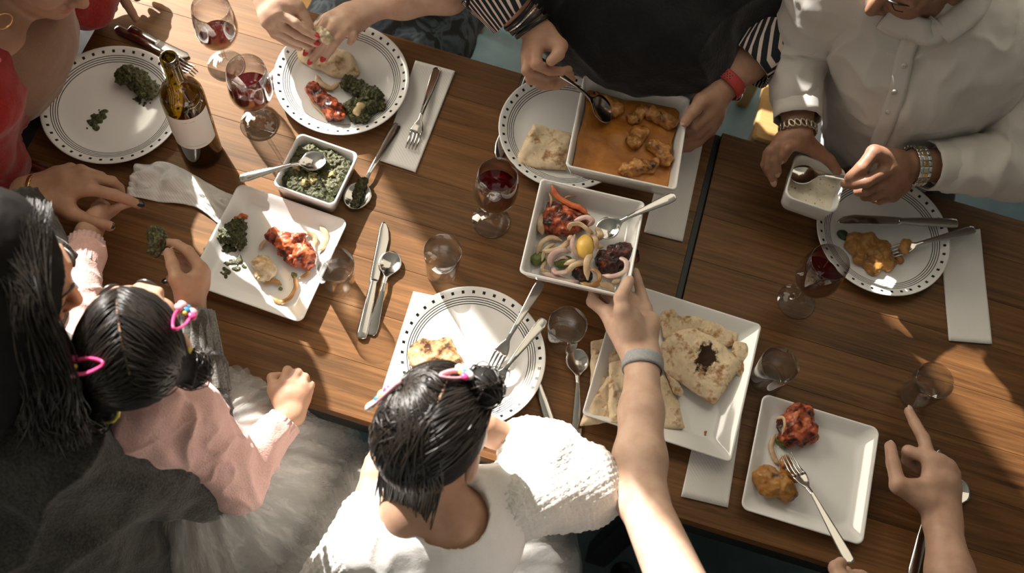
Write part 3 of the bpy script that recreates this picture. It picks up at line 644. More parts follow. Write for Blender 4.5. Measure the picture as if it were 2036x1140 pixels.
# spinach bowl
sl0 = SAAG.location
rs = np.random.RandomState(5); s_ = SDF()
for i in range(150):
    r_ = rs.uniform(.006, .011); h_ = .0525 - r_ * .75; x_, y_ = rs.uniform(-h_, h_, 2); s_.ell((x_, y_, .031 + rs.uniform(-.003, .004)), (r_ * 1.2, r_, r_ * .7), .004)
v, f = s_.mesh(.0014, lambda V: .0022 * fbm(V * 260, 2)); v = rotz(v, math.radians(-3)) + np.array(sl0); sp = tag(mobj('spinach_curry', v, f, SPIN), 'green spinach and cheese curry filling the small square bowl', 'spinach curry')
for i in range(7):
    q = np.array([rs.uniform(-.036, .036), rs.uniform(-.038, .02), .0355]); o = mobj('cheese_cube', *bbox((0, 0, 0), (.016, .014, .011), .0015), PANEER2, sp, False, world=False); o.location = np.array(sl0) + q; o.rotation_euler = rs.rand(3) * 1.5
lump('spinach_scrap', 'spinach scraps stuck in the serving spoon bowl', 'spinach', [(722, 362), (716, 372, 0, 1.1), (712, 385, 0, .6), (707, 405, 0, .7)], .0075, SPIN, TZ + .0045, .003, 160, .0015)
# left square plate
C6 = lambda x, y: (380 + x / 3.167, 340 + y / 3.167)
lump('spinach_lump', 'spinach heap with cheese on the mother\'s square plate', 'spinach', [C6(300, 340), (*C6(260, 370), 0, 1.1), (*C6(220, 410), 0, 1.1), (*C6(290, 420), 0, .9), (*C6(305, 460), 0, .6)], .013, SPIN, ZS, .004, 200, .0016)
smear('spinach_smear', 'wet spinach smear along the left of the mother\'s square plate', [(*C6(95, 550), 6, 8), (*C6(125, 490), 6, 5), (*C6(215, 485), 10, 5)], SPIN, ZS, 22, 6, .0062)
smear('spinach_smear', 'curved spinach streak near the bottom left of the mother\'s square plate', [(*C6(225, 645), 5, 4), (*C6(280, 600), 9, 5), (*C6(225, 580), 7, 3), (*C6(310, 560), 2, 6)], SPIN, ZS, 10, 7, .005)
lump('bread_chunk', 'soft white bread chunk on the mother\'s square plate', 'bread', [(*C6(450, 585), 0, 1), (*C6(485, 625), 0, .95), (*C6(455, 640), 0, .9)], .016, CRUMB, ZS, .003, 150, .002)
lump('chicken_piece', 'half-eaten red chicken with a charred tip on the mother\'s square plate', 'chicken', [(*C6(520, 415), 0, .5), (*C6(570, 440), 0, .7), (*C6(630, 470), .002, 1.1), C6(640, 530), (*C6(700, 530), .002, 1.1), (*C6(730, 560), 0, .8)], .0185, CHIC, ZS, .005, 85)
for i, (q, w_, m_) in enumerate((([(430, 495), (460, 450), (515, 425)], .004, ONI), ([(690, 410), (740, 390), (780, 420), (775, 480)], .005, ONI), ([(810, 345), (848, 400), (830, 470), (800, 500)], .006, ONI), ([(508, 800), (560, 825), (620, 800), (660, 730), (650, 660)], .0042, ONT), ([(458, 715), (515, 690), (570, 718)], .0045, ONT), ([(750, 440), (775, 500), (770, 590)], .003, ONP), ([(680, 680), (740, 640), (700, 590)], .004, ONT), ([(465, 400), (500, 400), (530, 410)], .0045, ONI))):
    stripf('onion_strip', ('onion strip left of the chicken tip on the mother\'s plate', 'onion loop right above the mother\'s chicken', 'wide onion slice at the right rim of the mother\'s plate', 'long browned onion curl at the bottom of the mother\'s plate', 'short browned onion sliver below the bread chunk', 'thin pink onion strip right of the mother\'s chicken', 'browned onion below the mother\'s chicken by the tumbler', 'pale onion bit behind the chicken tip on the mother\'s plate')[i], [C6(*p) for p in q], ZS + .006, w_, m_, .35)
lump('pepper_bit', 'small red pepper bit above the mother\'s spinach heap', 'pepper', [(*C6(270, 295), 0, .8), C6(305, 300), (*C6(320, 280), 0, .9), (*C6(345, 288), 0, .7)], .0045, CARR, ZS, .001, 200, .0014, k=.003)
smear('herb_bit', 'green herb bit at the bottom corner of the mother\'s square plate', [(*C6(635, 925), 2, 3)], GRPEP, ZS + .001, 8, 8, .0035, 'herb')
smear('herb_bit', 'green herb bit on the browned onion curl of the mother\'s plate', [(*C6(645, 665), 2, 4)], GRPEP, ZS + .004, 8, 9, .0035, 'herb')
smear('herb_bit', 'tiny green herb bit between bread chunk and onion curl', [(*C6(560, 740), 2, 1)], GRPEP, ZS + .001, 6, 10, .003, 'herb')
# curry man's plate
C3 = lambda x, y: (900 + x / 2.85, y / 2.85)
naan('flatbread_piece', 'square flatbread piece on the plate below the curry bowl', [C3(*p) for p in ((455, 692), (560, 722), (692, 757), (675, 860), (650, 962), (500, 950), (345, 928), (400, 810))], NAANB, Z0 + .004, .008, 5, .006)
# curry bowl
cl0 = tuple(CUR.location)
fill('orange_curry', 'smooth orange curry sauce in the bowl held by the man in black', cl0, math.radians(5), .0900, .021, CURR, .0035, 26, 2, .01, .10, 'curry sauce')
for i, (pt, r_) in enumerate((([(1186, 196), (1205, 205), (1228, 218)], .0135), ([(1262, 236), (1276, 220)], .012), ([(1292, 222), (1312, 233), (1332, 243)], .0135), ([(1262, 283), (1272, 265)], .014), ([(1303, 290), (1318, 300), (1322, 318)], .0135), ([(1245, 338), (1268, 332), (1292, 330)], .0135))):
    lump('curried_chicken', ('curried chicken piece next to the spoon in the orange curry', 'curried chicken piece in the upper middle of the orange curry', 'charred chicken piece in the right corner of the orange curry', 'curried chicken piece in the centre of the orange curry', 'curried chicken piece at the right side of the orange curry', 'curried chicken piece with skin at the bottom of the orange curry')[i], 'chicken', pt, r_, CURC, CURZ + .017, .0035, 100, .0022, group='chicken pieces in the orange curry', seed=i)
# tandoori bowl
C7 = lambda x, y: (900 + x / 3.166, 340 + y / 3.166); TF = TANZ + .0055
lump('tandoori_chicken', 'bright red chicken leg piece at the upper left of the tandoori bowl', 'chicken', [C7(640, 270), C7(640, 330), C7(720, 275), C7(720, 340), (*C7(800, 300), 0, .9)], .0205, CHIC, TF, .005, 80)
lump('tandoori_chicken', 'blackened chicken piece at the lower right of the tandoori bowl', 'chicken', [(*C7(960, 560), 0, .9), C7(1000, 580), (*C7(1060, 530), .001, 1.1), (*C7(1090, 520), 0, 1.)], .0195, CHAR, TF, .005, 85)
lump('tandoori_chicken', 'small burnt chicken scrap between onions in the tandoori bowl', 'chicken', [C7(800, 640), C7(830, 660)], .012, CHAR, TF, .003, 100)
q = P(*C7(833, 478), TF + .028); s_ = SDF().ell((0, 0, 0), (.0165, .0235, .0155), .003).cutplane((0, 0, -.006), (0, .25, -1)); v, f = s_.mesh(.0014); o = loc_obj('lemon_wedge', v, f, LEMON); o.location = q; o.rotation_euler = (0, 0, .1); tag(o, 'yellow lemon wedge in the middle of the tandoori bowl', 'lemon')
ST = [([(735, 375), (742, 340), (800, 335), (850, 370), (885, 400)], ONI, .048, .0048), ([(750, 320), (840, 292), (880, 320), (850, 352)], ONP, .04, .005), ([(770, 400), (752, 470), (795, 552)], ONP, .036, .004), ([(860, 380), (900, 430), (905, 505)], ONI, .042, .0045),
      ([(750, 425), (690, 480), (620, 505), (560, 500)], ONI, .022, .0055), ([(530, 525), (560, 455), (620, 420), (690, 440)], ONI, .02, .005), ([(560, 570), (590, 490), (650, 450)], ONI, .018, .004), ([(615, 605), (620, 540), (680, 500), (745, 512)], ONP, .026, .0055),
      ([(630, 600), (650, 640), (720, 632), (735, 600)], ONP, .02, .005), ([(640, 570), (690, 545), (740, 560)], ONP, .022, .003), ([(720, 640), (770, 590), (850, 575)], ONI, .03, .0055), ([(880, 515), (845, 575), (850, 690)], ONI, .04, .006), ([(865, 610), (915, 640), (920, 690), (865, 715)], ONT, .026, .004),
      ([(1035, 540), (1090, 570), (1085, 630), (1010, 662), (940, 655)], ONP, .034, .0045), ([(555, 640), (640, 662), (720, 692), (800, 695)], ONP, .014, .0045), ([(800, 700), (860, 722), (935, 712)], ONT, .014, .0055), ([(915, 705), (975, 722), (1015, 745)], ONI, .012, .007), ([(1000, 705), (1060, 682)], ONI, .014, .005),
      ([(565, 270), (553, 335), (567, 405)], ONI, .02, .0065), ([(650, 218), (700, 218), (745, 228)], ONI, .024, .0045), ([(700, 205), (715, 165), (785, 158)], ONT, .028, .0018), ([(700, 590), (760, 570), (790, 600)], ONI, .03, .005), ([(900, 350), (930, 400), (915, 440)], ONI, .03, .006), ([(590, 560), (565, 620), (620, 640)], ONI, .012, .004),
      ([(860, 440), (900, 470), (950, 480)], ONI, .02, .005), ([(720, 440), (745, 420), (770, 440)], ONI, .03, .005)]
OL = ['cream onion arch over the lemon in the tandoori bowl', 'purple onion band above the lemon by the red chicken', 'pink onion strip down the left side of the lemon', 'cream onion strip down the right side of the lemon', 'cream onion strip running left from the lemon', 'cream onion arc at the left wall of the tandoori bowl', 'thin cream onion inside the left arc of the tandoori bowl', 'large pink onion ring half left of the lemon', 'lower pink onion ring half above the green pepper', 'thin pink onion sliver inside the pink ring', 'cream onion strip below the lemon', 'wide upright onion strip left of the blackened chicken', 'tan onion loop beside the burnt chicken scrap', 'pale onion hook lying over the blackened chicken', 'long pink onion strip along the lower left wall of the bowl', 'tan onion strip near the bottom wall of the bowl', 'thick cream onion chunk near the man\'s thumb', 'short cream onion piece right by the thumb', 'thick cream onion at the upper left wall beside the red chicken', 'short cream onion above the red chicken', 'hair-thin tan onion thread at the top of the tandoori bowl', 'cream onion piece between pink ring and lemon', 'cream onion leaning on the spoon bowl in the tandoori bowl', 'thin cream onion at the bottom left corner of the tandoori bowl', 'cream onion piece between lemon and blackened chicken', 'small cream onion bit at the lemon\'s upper left']
for i, (q, m_, z_, w_) in enumerate(ST):
    stripf('onion_strip', OL[i], [C7(*p) for p in q], [TF + z_ * (.75 if j in (0, len(q) - 1) else 1) for j in range(len(q))], w_, m_, .38, 'onion strips in the tandoori bowl')
stripf('pepper_strip', 'long orange pepper strip at the top edge of the tandoori bowl', [C7(*p) for p in ((625, 92), (660, 160), (740, 212), (800, 232), (850, 275))], [TF + .038, TF + .032, TF + .03, TF + .032, TF + .03], .0058, CARR, .4, cat='pepper')
stripf('pepper_strip', 'thin brown pepper sliver at the upper left of the tandoori bowl', [C7(*p) for p in ((605, 138), (622, 180), (615, 225))], TF + .03, .0022, ONT, .5, cat='pepper')
lump('green_pepper', 'green pepper chunk at the left of the tandoori bowl', 'pepper', [C7(525, 560), C7(550, 545)], .009, GRPEP, TF, .001, 90, .0018)
lump('green_pepper', 'green pepper chunk inside the pink onion ring of the tandoori bowl', 'pepper', [C7(680, 575), C7(720, 570)], .009, GRPEP, TF + .004, .001, 90, .0018)
# flatbread platter
CN = lambda x, y: (1100 + x / 3.167, 560 + y / 3.167)
NL = [('half flatbread at the back of the platter', ((665, 225), (740, 108), (800, 132), (920, 150), (1010, 195), (1182, 270), (1150, 400), (1000, 420), (800, 400), (690, 355)), NAANB, .009, (0, 0)),
      ('small flatbread end at the right edge of the platter', ((1150, 368), (1220, 388), (1250, 450), (1247, 590), (1180, 602), (1130, 560), (1120, 440)), NAANB, .016, (0, 0)),
      ('large flatbread piece with a black burn, on top at the right of the platter', ((685, 372), (780, 302), (880, 285), (1000, 340), (1100, 420), (1190, 492), (1140, 605), (1080, 690), (1015, 780), (900, 700), (750, 600), (695, 545)), NAANS, .022, (0, 0)),
      ('folded flatbread at the upper left of the platter', ((235, 376), (340, 355), (450, 364), (470, 480), (440, 640), (330, 660), (238, 692), (236, 500)), NAAN, .008, (0, 0)),
      ('flatbread triangle under the forearm on the platter', ((660, 560), (700, 575), (745, 660), (792, 745), (833, 922), (690, 920), (560, 905), (520, 720), (590, 600)), NAAN, .008, (0, 0)),
      ('small browned flatbread scrap beside the forearm on the platter', ((715, 575), (770, 608), (822, 690), (805, 722), (762, 702)), NAANB, .017, (0, 0)),
      ('flatbread triangle at the lower left corner of the platter', ((345, 592), (430, 560), (470, 700), (460, 890), (330, 890), (163, 912), (205, 800), (280, 690)), NAAN, .017, (0, 0)),
      ('upright flatbread strip left of the forearm on the platter', ((348, 512), (440, 490), (520, 600), (500, 880), (420, 895), (350, 892)), NAANB, .026, (0, 0))]
for i, (lb, q, m_, z_, ti) in enumerate(NL): naan('flatbread_piece', lb, [CN(*p) for p in q], m_, TZ + z_, .007, 10 + i, .006, .004 if i == 2 else None, tilt=ti)
smear('bread_crumb', 'brown bread crumb on the empty corner of the platter', [(1403, 861, 1, 3)], ONT, TZ + .0062, 5, 3, .003, 'crumb')
# girl's plate
C8 = lambda x, y: (760 + x / 3.352, 560 + y / 3.352)
naan('burnt_flatbread', 'dark burnt flatbread piece on the girl in white\'s plate', [C8(*p) for p in ((148, 480), (190, 412), (262, 372), (330, 380), (400, 372), (460, 362), (490, 430), (518, 482), (562, 565), (540, 625), (420, 625), (300, 590), (170, 552))], NAANX, Z0 + .002, .010, 21, .006)
# white-shirt man's plate
CR = lambda x, y: (1440 + x / 2.376, 380 + y / 2.376)
lump('curry_helping', 'orange curry helping on the white-shirted man\'s plate', 'curry', [(*CR(610, 260), 0, 1), (*CR(620, 220), .002, .8), CR(680, 230), CR(680, 300), (*CR(640, 310), 0, .9), CR(740, 330), (*CR(745, 260), 0, .9), (*CR(780, 350), 0, .7), (*CR(700, 370), 0, .8)], .0165, YELC, Z0, .0032, 85, .0018, .34)
lump('curry_drip', 'small curry drip below the fork on the white-shirted man\'s plate', 'curry', [CR(820, 315), (*CR(832, 330), 0, .6)], .007, YELC, Z0, .001, 80, .0016, .4)
lump('curry_bite', 'curry bite on the fork on the white-shirted man\'s plate', 'curry', [CR(850, 275), (*CR(860, 250), 0, 1)], .009, YELC, Z0 + .012, .002, 90, .0018, .6)
lump('chutney_drop', 'round dark green chutney drop on the white-shirted man\'s plate', 'chutney', [(1677, 467)], .0105, CHUT, Z0, .0005, 80, .0016, .25)
# yoghurt
rl0 = tuple(RAI.location)
fill('yoghurt_sauce', 'pale yoghurt sauce with herb specks in the small held bowl', rl0, math.radians(-3), .0445, .030, RAITA, .0015, 40, 3, .018, 0, 'sauce')
# lower right plate
CB = lambda x, y: (1440 + x / 2.85, 740 + y / 2.85)
lump('chicken_piece', 'red charred chicken piece on the lower right square plate', 'chicken', [(*CB(350, 300), 0, .9), CB(400, 260), CB(450, 270), (*CB(410, 330), .003, 1.2), CB(470, 350), (*CB(360, 370), 0, .8), (*CB(440, 230), 0, .8)], .0185, CHIC, ZS, .005, 85)
lump('curried_chicken', 'yellow curry-coated chicken lump on the lower right square plate', 'chicken', [(*CB(225, 600), 0, 1), CB(260, 640), (*CB(310, 640), .002, 1.15), (*CB(350, 680), 0, .9), (*CB(250, 570), 0, .7)], .0185, YELC, ZS, .004, 75)
lump('curry_bite', 'curry morsel speared on the fork of the lower right plate', 'chicken', [(*CB(352, 510), 0, .85), CB(362, 560), (*CB(405, 600), 0, .7)], .010, CURC, TZ + .012, .003, 90)
stripf('onion_strip', 'onion strip between chicken and curry on the lower right plate', [CB(*p) for p in ((290, 352), (265, 420), (285, 490), (308, 525))], ZS + .004, .0045, ONI, .4)
stripf('onion_strip', 'onion strip lying across the chicken on the lower right plate', [CB(*p) for p in ((285, 268), (330, 258), (342, 300), (325, 360))], [ZS + .02, ZS + .034, ZS + .036, ZS + .026], .003, ONI, .4)
lump('green_pepper', 'green pepper bit below the chicken on the lower right plate', 'pepper', [CB(325, 390), CB(345, 405)], .008, GRPEP, ZS, .001, 90, .0018)
# ------------------------------------------------------------------ people
def M_skin(name, c, c2=None):
    b = NB(name); v = b.coord(); n = b.noise(v, 38, 4); c2 = c2 or tuple(x * .78 for x in c)
    col = b.ramp(n, [(.3, c2), (.65, c)]); fine = b.noise(v, 420, 3)
    return b.done(b.bsdf(col, .46, spec=.35, normal=b.bump(fine, .16, .001), sss=.12))
def M_knit(name, c, c2, scale=260, strength=.5, rough=.95, bands=(1, 1, 1)):
    b = NB(name); v = b.coord(scale=bands); n = b.noise(v, scale, 3, .6); big = b.noise(v, 25, 3)
    col = b.ramp(b.math('ADD', b.math('MULTIPLY', n, .6), b.math('MULTIPLY', big, .4)), [(.35, c2), (.65, c)])
    return b.done(b.bsdf(col, rough, spec=.12, normal=b.bump(n, strength, .003), sheen=.25))
def M_stripe(name, a, c, freq, rot):
    b = NB(name); v = b.coord(rot=rot); w1 = b.new('TexWave'); b.link(v, w1.inputs[0]); w1.inputs['Scale'].default_value = freq; w1.inputs['Distortion'].default_value = .3
    return b.done(b.bsdf(b.mix(b.ramp(w1.outputs['Fac'], [(.66, (0, 0, 0)), (.74, (1, 1, 1))]), a, c), .8, spec=.15))
HAIR = plain('black_hair', (.010, .008, .007), .30, spec=.6, var=(.022, .016, .012), vscale=60)
CAP = plain('black_hair_base', (.008, .0065, .006), .7, spec=.2)
def M_tulle():
    b = NB('white_tulle'); tc = b.new('TexCoord'); sp_ = b.new('SeparateXYZ'); b.link(tc.outputs['Object'], sp_.inputs[0])
    an = b.math('ARCTAN2', sp_.outputs[1], sp_.outputs[0]); cx = b.new('CombineXYZ'); b.val(cx.inputs[0], b.math('MULTIPLY', an, 9.0)); b.val(cx.inputs[1], b.math('MULTIPLY', b.math('SQRT', b.math('ADD', b.math('MULTIPLY', sp_.outputs[0], sp_.outputs[0]), b.math('MULTIPLY', sp_.outputs[1], sp_.outputs[1]))), 4.0)); b.val(cx.inputs[2], b.math('MULTIPLY', sp_.outputs[2], 12.0))
    n = b.noise(cx.outputs[0], 1.1, 4, .6, .5); n = b.math('POWER', n, 1.9); d = b.new('BsdfDiffuse'); d.inputs[0].default_value = (.86, .84, .80, 1); tr = b.new('BsdfTranslucent'); tr.inputs[0].default_value = (.8, .78, .75, 1)
    a = b.new('AddShader'); m1 = b.new('MixShader'); m1.inputs[0].default_value = .4; b.link(d.outputs[0], m1.inputs[1]); b.link(tr.outputs[0], m1.inputs[2])
    t = b.new('BsdfTransparent'); m = b.new('MixShader'); b.link(b.math('MULTIPLY_ADD', n, 1.0, .0, clamp=True), m.inputs[0]); b.link(t.outputs[0], m.inputs[1]); b.link(m1.outputs[0], m.inputs[2]); return b.done(m.outputs[0])
TULLE = M_tulle()
def person(label, at): return thing('person', label, 'person', (at[0], at[1], 0))
V3 = lambda *a: np.array(a, float)
def unit(v): v = np.asarray(v, float); return v / (np.linalg.norm(v) + 1e-12)
def head(s, c, f, u, k=1.0, ears=True, neck=1.0):
    """head into the field: centre between the ears, f forward, u up"""
    f = unit(f); u = unit(u - f * (np.asarray(u, float) @ f)); r = np.cross(f, u); M = np.array([r, f, u]); c = np.array(c, float)
    L = lambda a, b, d: c + k * (a * r + b * f + d * u)
    s.ell(L(0, -.012, .032), k * V3(.074, .094, .086), .02, M); s.ell(L(0, .038, -.03), k * V3(.060, .058, .082), .03, M); s.ell(L(0, .046, -.082), k * V3(.045, .044, .034), .03, M)
    s.ell(L(0, .082, -.100), k * V3(.020, .016, .016), .02, M)
    for q in (-1, 1):
        s.ell(L(q * .035, .068, -.028), k * V3(.024, .022, .02), .02, M)
        s.cone(L(q * .018, .091, .022), L(q * .046, .078, .024), .009 * k, .008 * k, .012)
        s.cut(L(q * .031, .104, .004), k * V3(.017, .014, .010), .010, M); s.ell(L(q * .031, .0815, .004), k * V3(.0125, .0125, .0115), .003, M)
        if ears: s.ell(L(q * .075, -.008, -.012), k * V3(.008, .018, .030), .006, M); s.cut(L(q * .084, -.002, -.010), k * V3(.005, .010, .018), .004, M)
        s.ell(L(q * .012, .101, -.037), k * V3(.009, .009, .008), .006, M)
    s.cone(L(0, .092, .010), L(0, .114, -.032), .008 * k, .011 * k, .010)
    s.ell(L(0, .094, -.060), k * V3(.024, .010, .0065), .005, M); s.ell(L(0, .092, -.072), k * V3(.021, .011, .008), .005, M); s.cut(L(0, .106, -.0655), k * V3(.024, .008, .0016), .003, M)
    s.cone(L(0, -.018, -.06), L(0, -.035, -.17 * (.5 + .5 * neck)), .052 * k * neck, .056 * k * neck, .02)
    return L, (r, f, u)
def hand(s, wrist, mcps, fingers, thumb, r=1.0, k=.008, palm=.0145):
    """wrist and knuckles (world points), four finger chains from the knuckles on, thumb chain from its root"""
    wv = unit(np.mean(mcps, 0) - wrist); sp = np.array(mcps[0]) - np.array(mcps[-1]); off = unit(sp - wv * (sp @ wv))
    for i, m in enumerate(mcps):
        w0 = wrist + off * (.014, .005, -.005, -.014)[i] * r
        s.cone(w0, m, palm * r * 1.05, (.0125, .0128, .0122, .0112)[i] * r, .014)
    for i in range(3): s.cone((np.array(mcps[i]) * .7 + wrist * .3), (np.array(mcps[i + 1]) * .7 + wrist * .3), palm * .85 * r, palm * .85 * r, .012)
    for i, fg in enumerate(fingers):
        b = (.0106, .0108, .0102, .0090)[i] * r; pts = [mcps[i]] + list(fg); n = len(pts)
        rad = [b * (1.08 - .32 * j / (n - 1)) for j in range(n)]
        for j in range(n - 1): s.cone(pts[j], pts[j + 1], rad[j], rad[j + 1], .0028 if j else .0045)
    s.cone(thumb[1], np.array(mcps[0]) * .6 + wrist * .4, .0105 * r, .0125 * r, .012)
    n = len(thumb); rad = [.0175 * r] + [.0125 * r * (1.02 - .26 * j / max(1, n - 2)) for j in range(n - 1)]
    for j in range(n - 1): s.cone(thumb[j], thumb[j + 1], rad[j], rad[j + 1], .012 if j == 0 else .004)
def pp(*pts): return [P(*p) for p in pts]
def nails(par, lst, mt, w_=.0055):
    for (tip, frm, up) in lst:
        d = unit(tip - frm); u = unit(np.asarray(up, float) - d * (np.asarray(up) @ d)); r = np.cross(d, u); s = SDF(); s.ell(tip + u * w_ * .92 + d * .001, (w_, .0085, .0022), .002, np.array([r, d, u])); mobj('fingernail', *s.mesh(.0011), mt, par)
def band(par, name, c, ax, ra, w_, th, mt, n=40, up=(0, 0, 1), rb=None, bump=0, cnt=0):
    """closed strap round an arm"""
    ax = unit(ax); u = unit(np.asarray(up, float) - ax * (np.asarray(up) @ ax)); r = np.cross(ax, u); rb = rb or ra; rings = []
    for t in np.linspace(0, 2 * math.pi, n, endpoint=False):
        g = 1 + bump * math.cos(cnt * t)
        d = math.cos(t) * r * ra + math.sin(t) * u * rb; o = unit(d); w2 = w_ * g
        rings.append([c + d - ax * w2 / 2, c + d + o * th * .8 - ax * w2 / 2, c + d + o * th * g - ax * w2 * .3, c + d + o * th * g + ax * w2 * .3, c + d + o * th * .8 + ax * w2 / 2, c + d + ax * w2 / 2])
    v, f = loft(rings + [rings[0]]); return mobj(name, v, f, mt, par)
def cuff(par, name, a, b, ra, rb, mt, ribs=34, th=.004, depth=.0016, lip=True, n=6):
    """ribbed sleeve end from a (arm side) to b (open end)"""
    pts = np.linspace(a, b, n); T, U, W_ = frames(pts); m = ribs * 4; A = np.linspace(0, 2 * math.pi, m, endpoint=False); rings = []
    prof = [(i, ra + (rb - ra) * i / (n - 1) + th) for i in range(n)] + [(n - 1, rb + th * .4), (n - 1, rb), (n - 2, rb - .001)]
    for i, r0 in prof: rings.append([pts[i] + (r0 + depth * (math.cos(ribs * t))) * (math.cos(t) * U[i] + math.sin(t) * W_[i]) for t in A])
    v, f = loft(rings); return mobj(name, v, f, mt, par)
def strands(par, name, paths, mt, r0=.0012, n=14, sides=4):
    parts = []
    for p in paths:
        q = spline(p, n); rad = r0 * np.clip(np.minimum(np.arange(n) + 1., n - np.arange(n)) / 3, .35, 1); parts.append(tube(q, rad, sides, 1, False))
    v, f = join(*parts); return mobj(name, v, f, mt, par)
def folds(amp, fr, seed=0, sq=(1, 1, 1)):
    sq = np.array(sq, float)
    return lambda V: amp * (1 - 2.2 * np.abs(vnoise(V * fr * sq + seed))) + amp * .5 * fbm(V * fr * 2.3 + seed, 2)
def crease(amp, fr, seed=0, sq=(1, 1, 1)):
    """sharp cloth creases"""
    sq = np.array(sq, float)
    return lambda V: amp * (1 - np.abs(vnoise(V * fr * sq + seed + .35 * np.column_stack([vnoise(V * 9 + 3), vnoise(V * 9 + 7), vnoise(V * 9 + 11)])))) ** 6
def legs(s, hip, kneeL, kneeR, r=.08, foot=True):
    for q, kn in ((-1, kneeL), (1, kneeR)):
        s.cone(hip + V3(q * .09, 0, 0), kn, r, r * .75, .03); ft = V3(kn[0], kn[1] + .03 * np.sign(kn[1] - hip[1]), .09); s.cone(kn, ft, r * .7, r * .5, .03)
def shoes(par, kneeL, kneeR, hip, mt):
    for kn in (kneeL, kneeR):
        sg = np.sign(kn[1] - hip[1]); s = SDF().cone((kn[0], kn[1] - .03 * sg, .04), (kn[0], kn[1] + .15 * sg, .033), .038, .03, .01); s.cutplane((0, 0, .002), (0, 0, -1)); mobj('shoe', *s.mesh(.006), mt, par)
BLACKSHOE = plain('black_shoe', (.012, .011, .010), .4)

# ---------- man in black (spoons curry)
SK3 = M_skin('tan_skin', (.46, .27, .185), (.36, .19, .125)); BLKSW = M_knit('black_sweater', (.010, .010, .011), (.005, .005, .006), 180, .4)
JEAN = plain('dark_jeans', (.045, .058, .066), .85, var=(.075, .095, .105), vscale=60, bump=.3); STR = M_stripe('striped_cuff', (.020, .024, .030), (.66, .54, .48), 42, (0.3, .9, .5))
hip = V3(.04, 1.53, .52); m3 = person('person in a black sweater with striped cuffs spooning orange curry', hip)
s = SDF(); sh = V3(.07, 1.45, 1.06)
L3, ax3 = head(s, (.0, 1.37, 1.25), (0, -.75, -.62), (0, -.5, .8))
s.cone(hip, sh, .09, .10, .03)
w1 = P(1068, 62, .985); e1 = P(880, -120, 1.08); s1 = V3(-.12, 1.48, 1.13)
s.chain([s1, e1, w1 + (e1 - w1) * .35, w1], [.045, .043, .036, .0265], .02); s.cone(sh, s1, .06, .05, .03)
hand(s, w1, pp((1066, 96, .992), (1054, 108, .978), (1050, 126, .962), (1056, 146, .946)),
     [pp((1066, 128, .988), (1092, 140, .975), (1118, 142, .962)), pp((1048, 140, .968), (1085, 152, .948), (1130, 139, .936)), pp((1056, 158, .950), (1095, 163, .934), (1134, 149, .926)), pp((1076, 170, .934), (1108, 170, .922), (1138, 158, .916))],
     pp((1088, 68, .99), (1113, 92, 1.0), (1110, 108, 1.004), (1096, 121, 1.0)), 1.0)
w2 = P(1430, 182, .905); e2 = P(1592, 8, .965); s2 = V3(.27, 1.48, 1.13)
s.chain([s2, e2, w2 + (e2 - w2) * .35, w2], [.045, .045, .037, .027], .02); s.cone(sh, s2, .06, .05, .03)
hand(s, w2, pp((1412, 222, .895), (1417, 236, .875), (1416, 250, .855), (1408, 262, .840)),
     [pp((1382, 252, .868), (1350, 258, .836), (1325, 262, .826)), pp((1388, 266, .848), (1358, 276, .826), (1330, 280, .822)), pp((1392, 276, .832), (1366, 288, .818), (1338, 292, .816)), pp((1390, 282, .822), (1370, 294, .812), (1350, 298, .812))],
     pp((1418, 186, .915), (1394, 200, .918), (1377, 222, .908), (1362, 243, .897)), 1.0, palm=.016)
mobj('body', *s.mesh(.0032), SK3, m3)
nails(m3, [(P(1362, 243, .897), P(1377, 222, .908), (-.35, .1, 1))], plain('fingernail_pink', (.58, .38, .30), .3), .0062)
s = SDF(); s.cone(hip + V3(0, -.03, .08), sh + V3(0, -.03, -.12), .15, .165, .05).cone(hip + V3(-.06, -.03, .08), sh + V3(-.09, -.03, -.10), .13, .13, .05).cone(hip + V3(.06, -.03, .08), sh + V3(.09, -.03, -.10), .13, .13, .05)
s.ell(P(1250, 66, .93), (.20, .09, .115), .05)
s.cone(sh + V3(0, .02, .0), s1, .09, .068, .05).cone(sh + V3(0, .02, 0), s2, .09, .068, .05).cone(s1, e1, .066, .058, .03).cone(s2, e2, .066, .06, .03)
s.cone(e1, e1 + (w1 - e1) * .45, .056, .052, .02).cone(e2, e2 + (w2 - e2) * .30, .056, .053, .02)
mobj('sweater', *s.mesh(.006, lambda V: folds(.004, 14, 2)(V) + crease(.010, 9, 5)(V)), BLKSW, m3)
for nm, e, w_, t0, t1, r0, r1 in (('shirt_cuff', e1, w1, .42, .76, .056, .054), ('shirt_cuff', e2, w2, .30, .70, .056, .055)):
    cuff(m3, nm, e + (w_ - e) * t0, e + (w_ - e) * t1, r0, r1, STR, 5, .003, .0025, n=8)
lea = plain('black_leather', (.012, .012, .013), .3); sil = plain('silver_metal', (.6, .6, .58), .25, 1.0)
d1 = unit(e1 - w1)
for i, (t, th, mt, nm) in enumerate(((.012, .005, lea, 'leather_bracelet'), (.024, .005, lea, 'leather_bracelet'), (.033, .003, sil, 'chain_bracelet'), (.043, .005, lea, 'leather_bracelet'))):
    band(m3, nm, w1 + d1 * t, d1 + V3(.1, .25 - .1 * i, 0), .0312 + .0008 * i, .008 if mt is lea else .004, th, mt, 64, rb=.0308, bump=.25 if mt is sil else 0, cnt=26)
d2 = unit(e2 - w2); red = plain('red_rubber_strap', (.42, .045, .035), .5)
wt = band(m3, 'watch_strap', w2 + d2 * .022, d2, .0318, .022, .004, red, 48, rb=.0312)
rr = np.cross(d2, (0, 0, 1.)); rr = unit(rr); uu = np.cross(rr, d2); holes = []
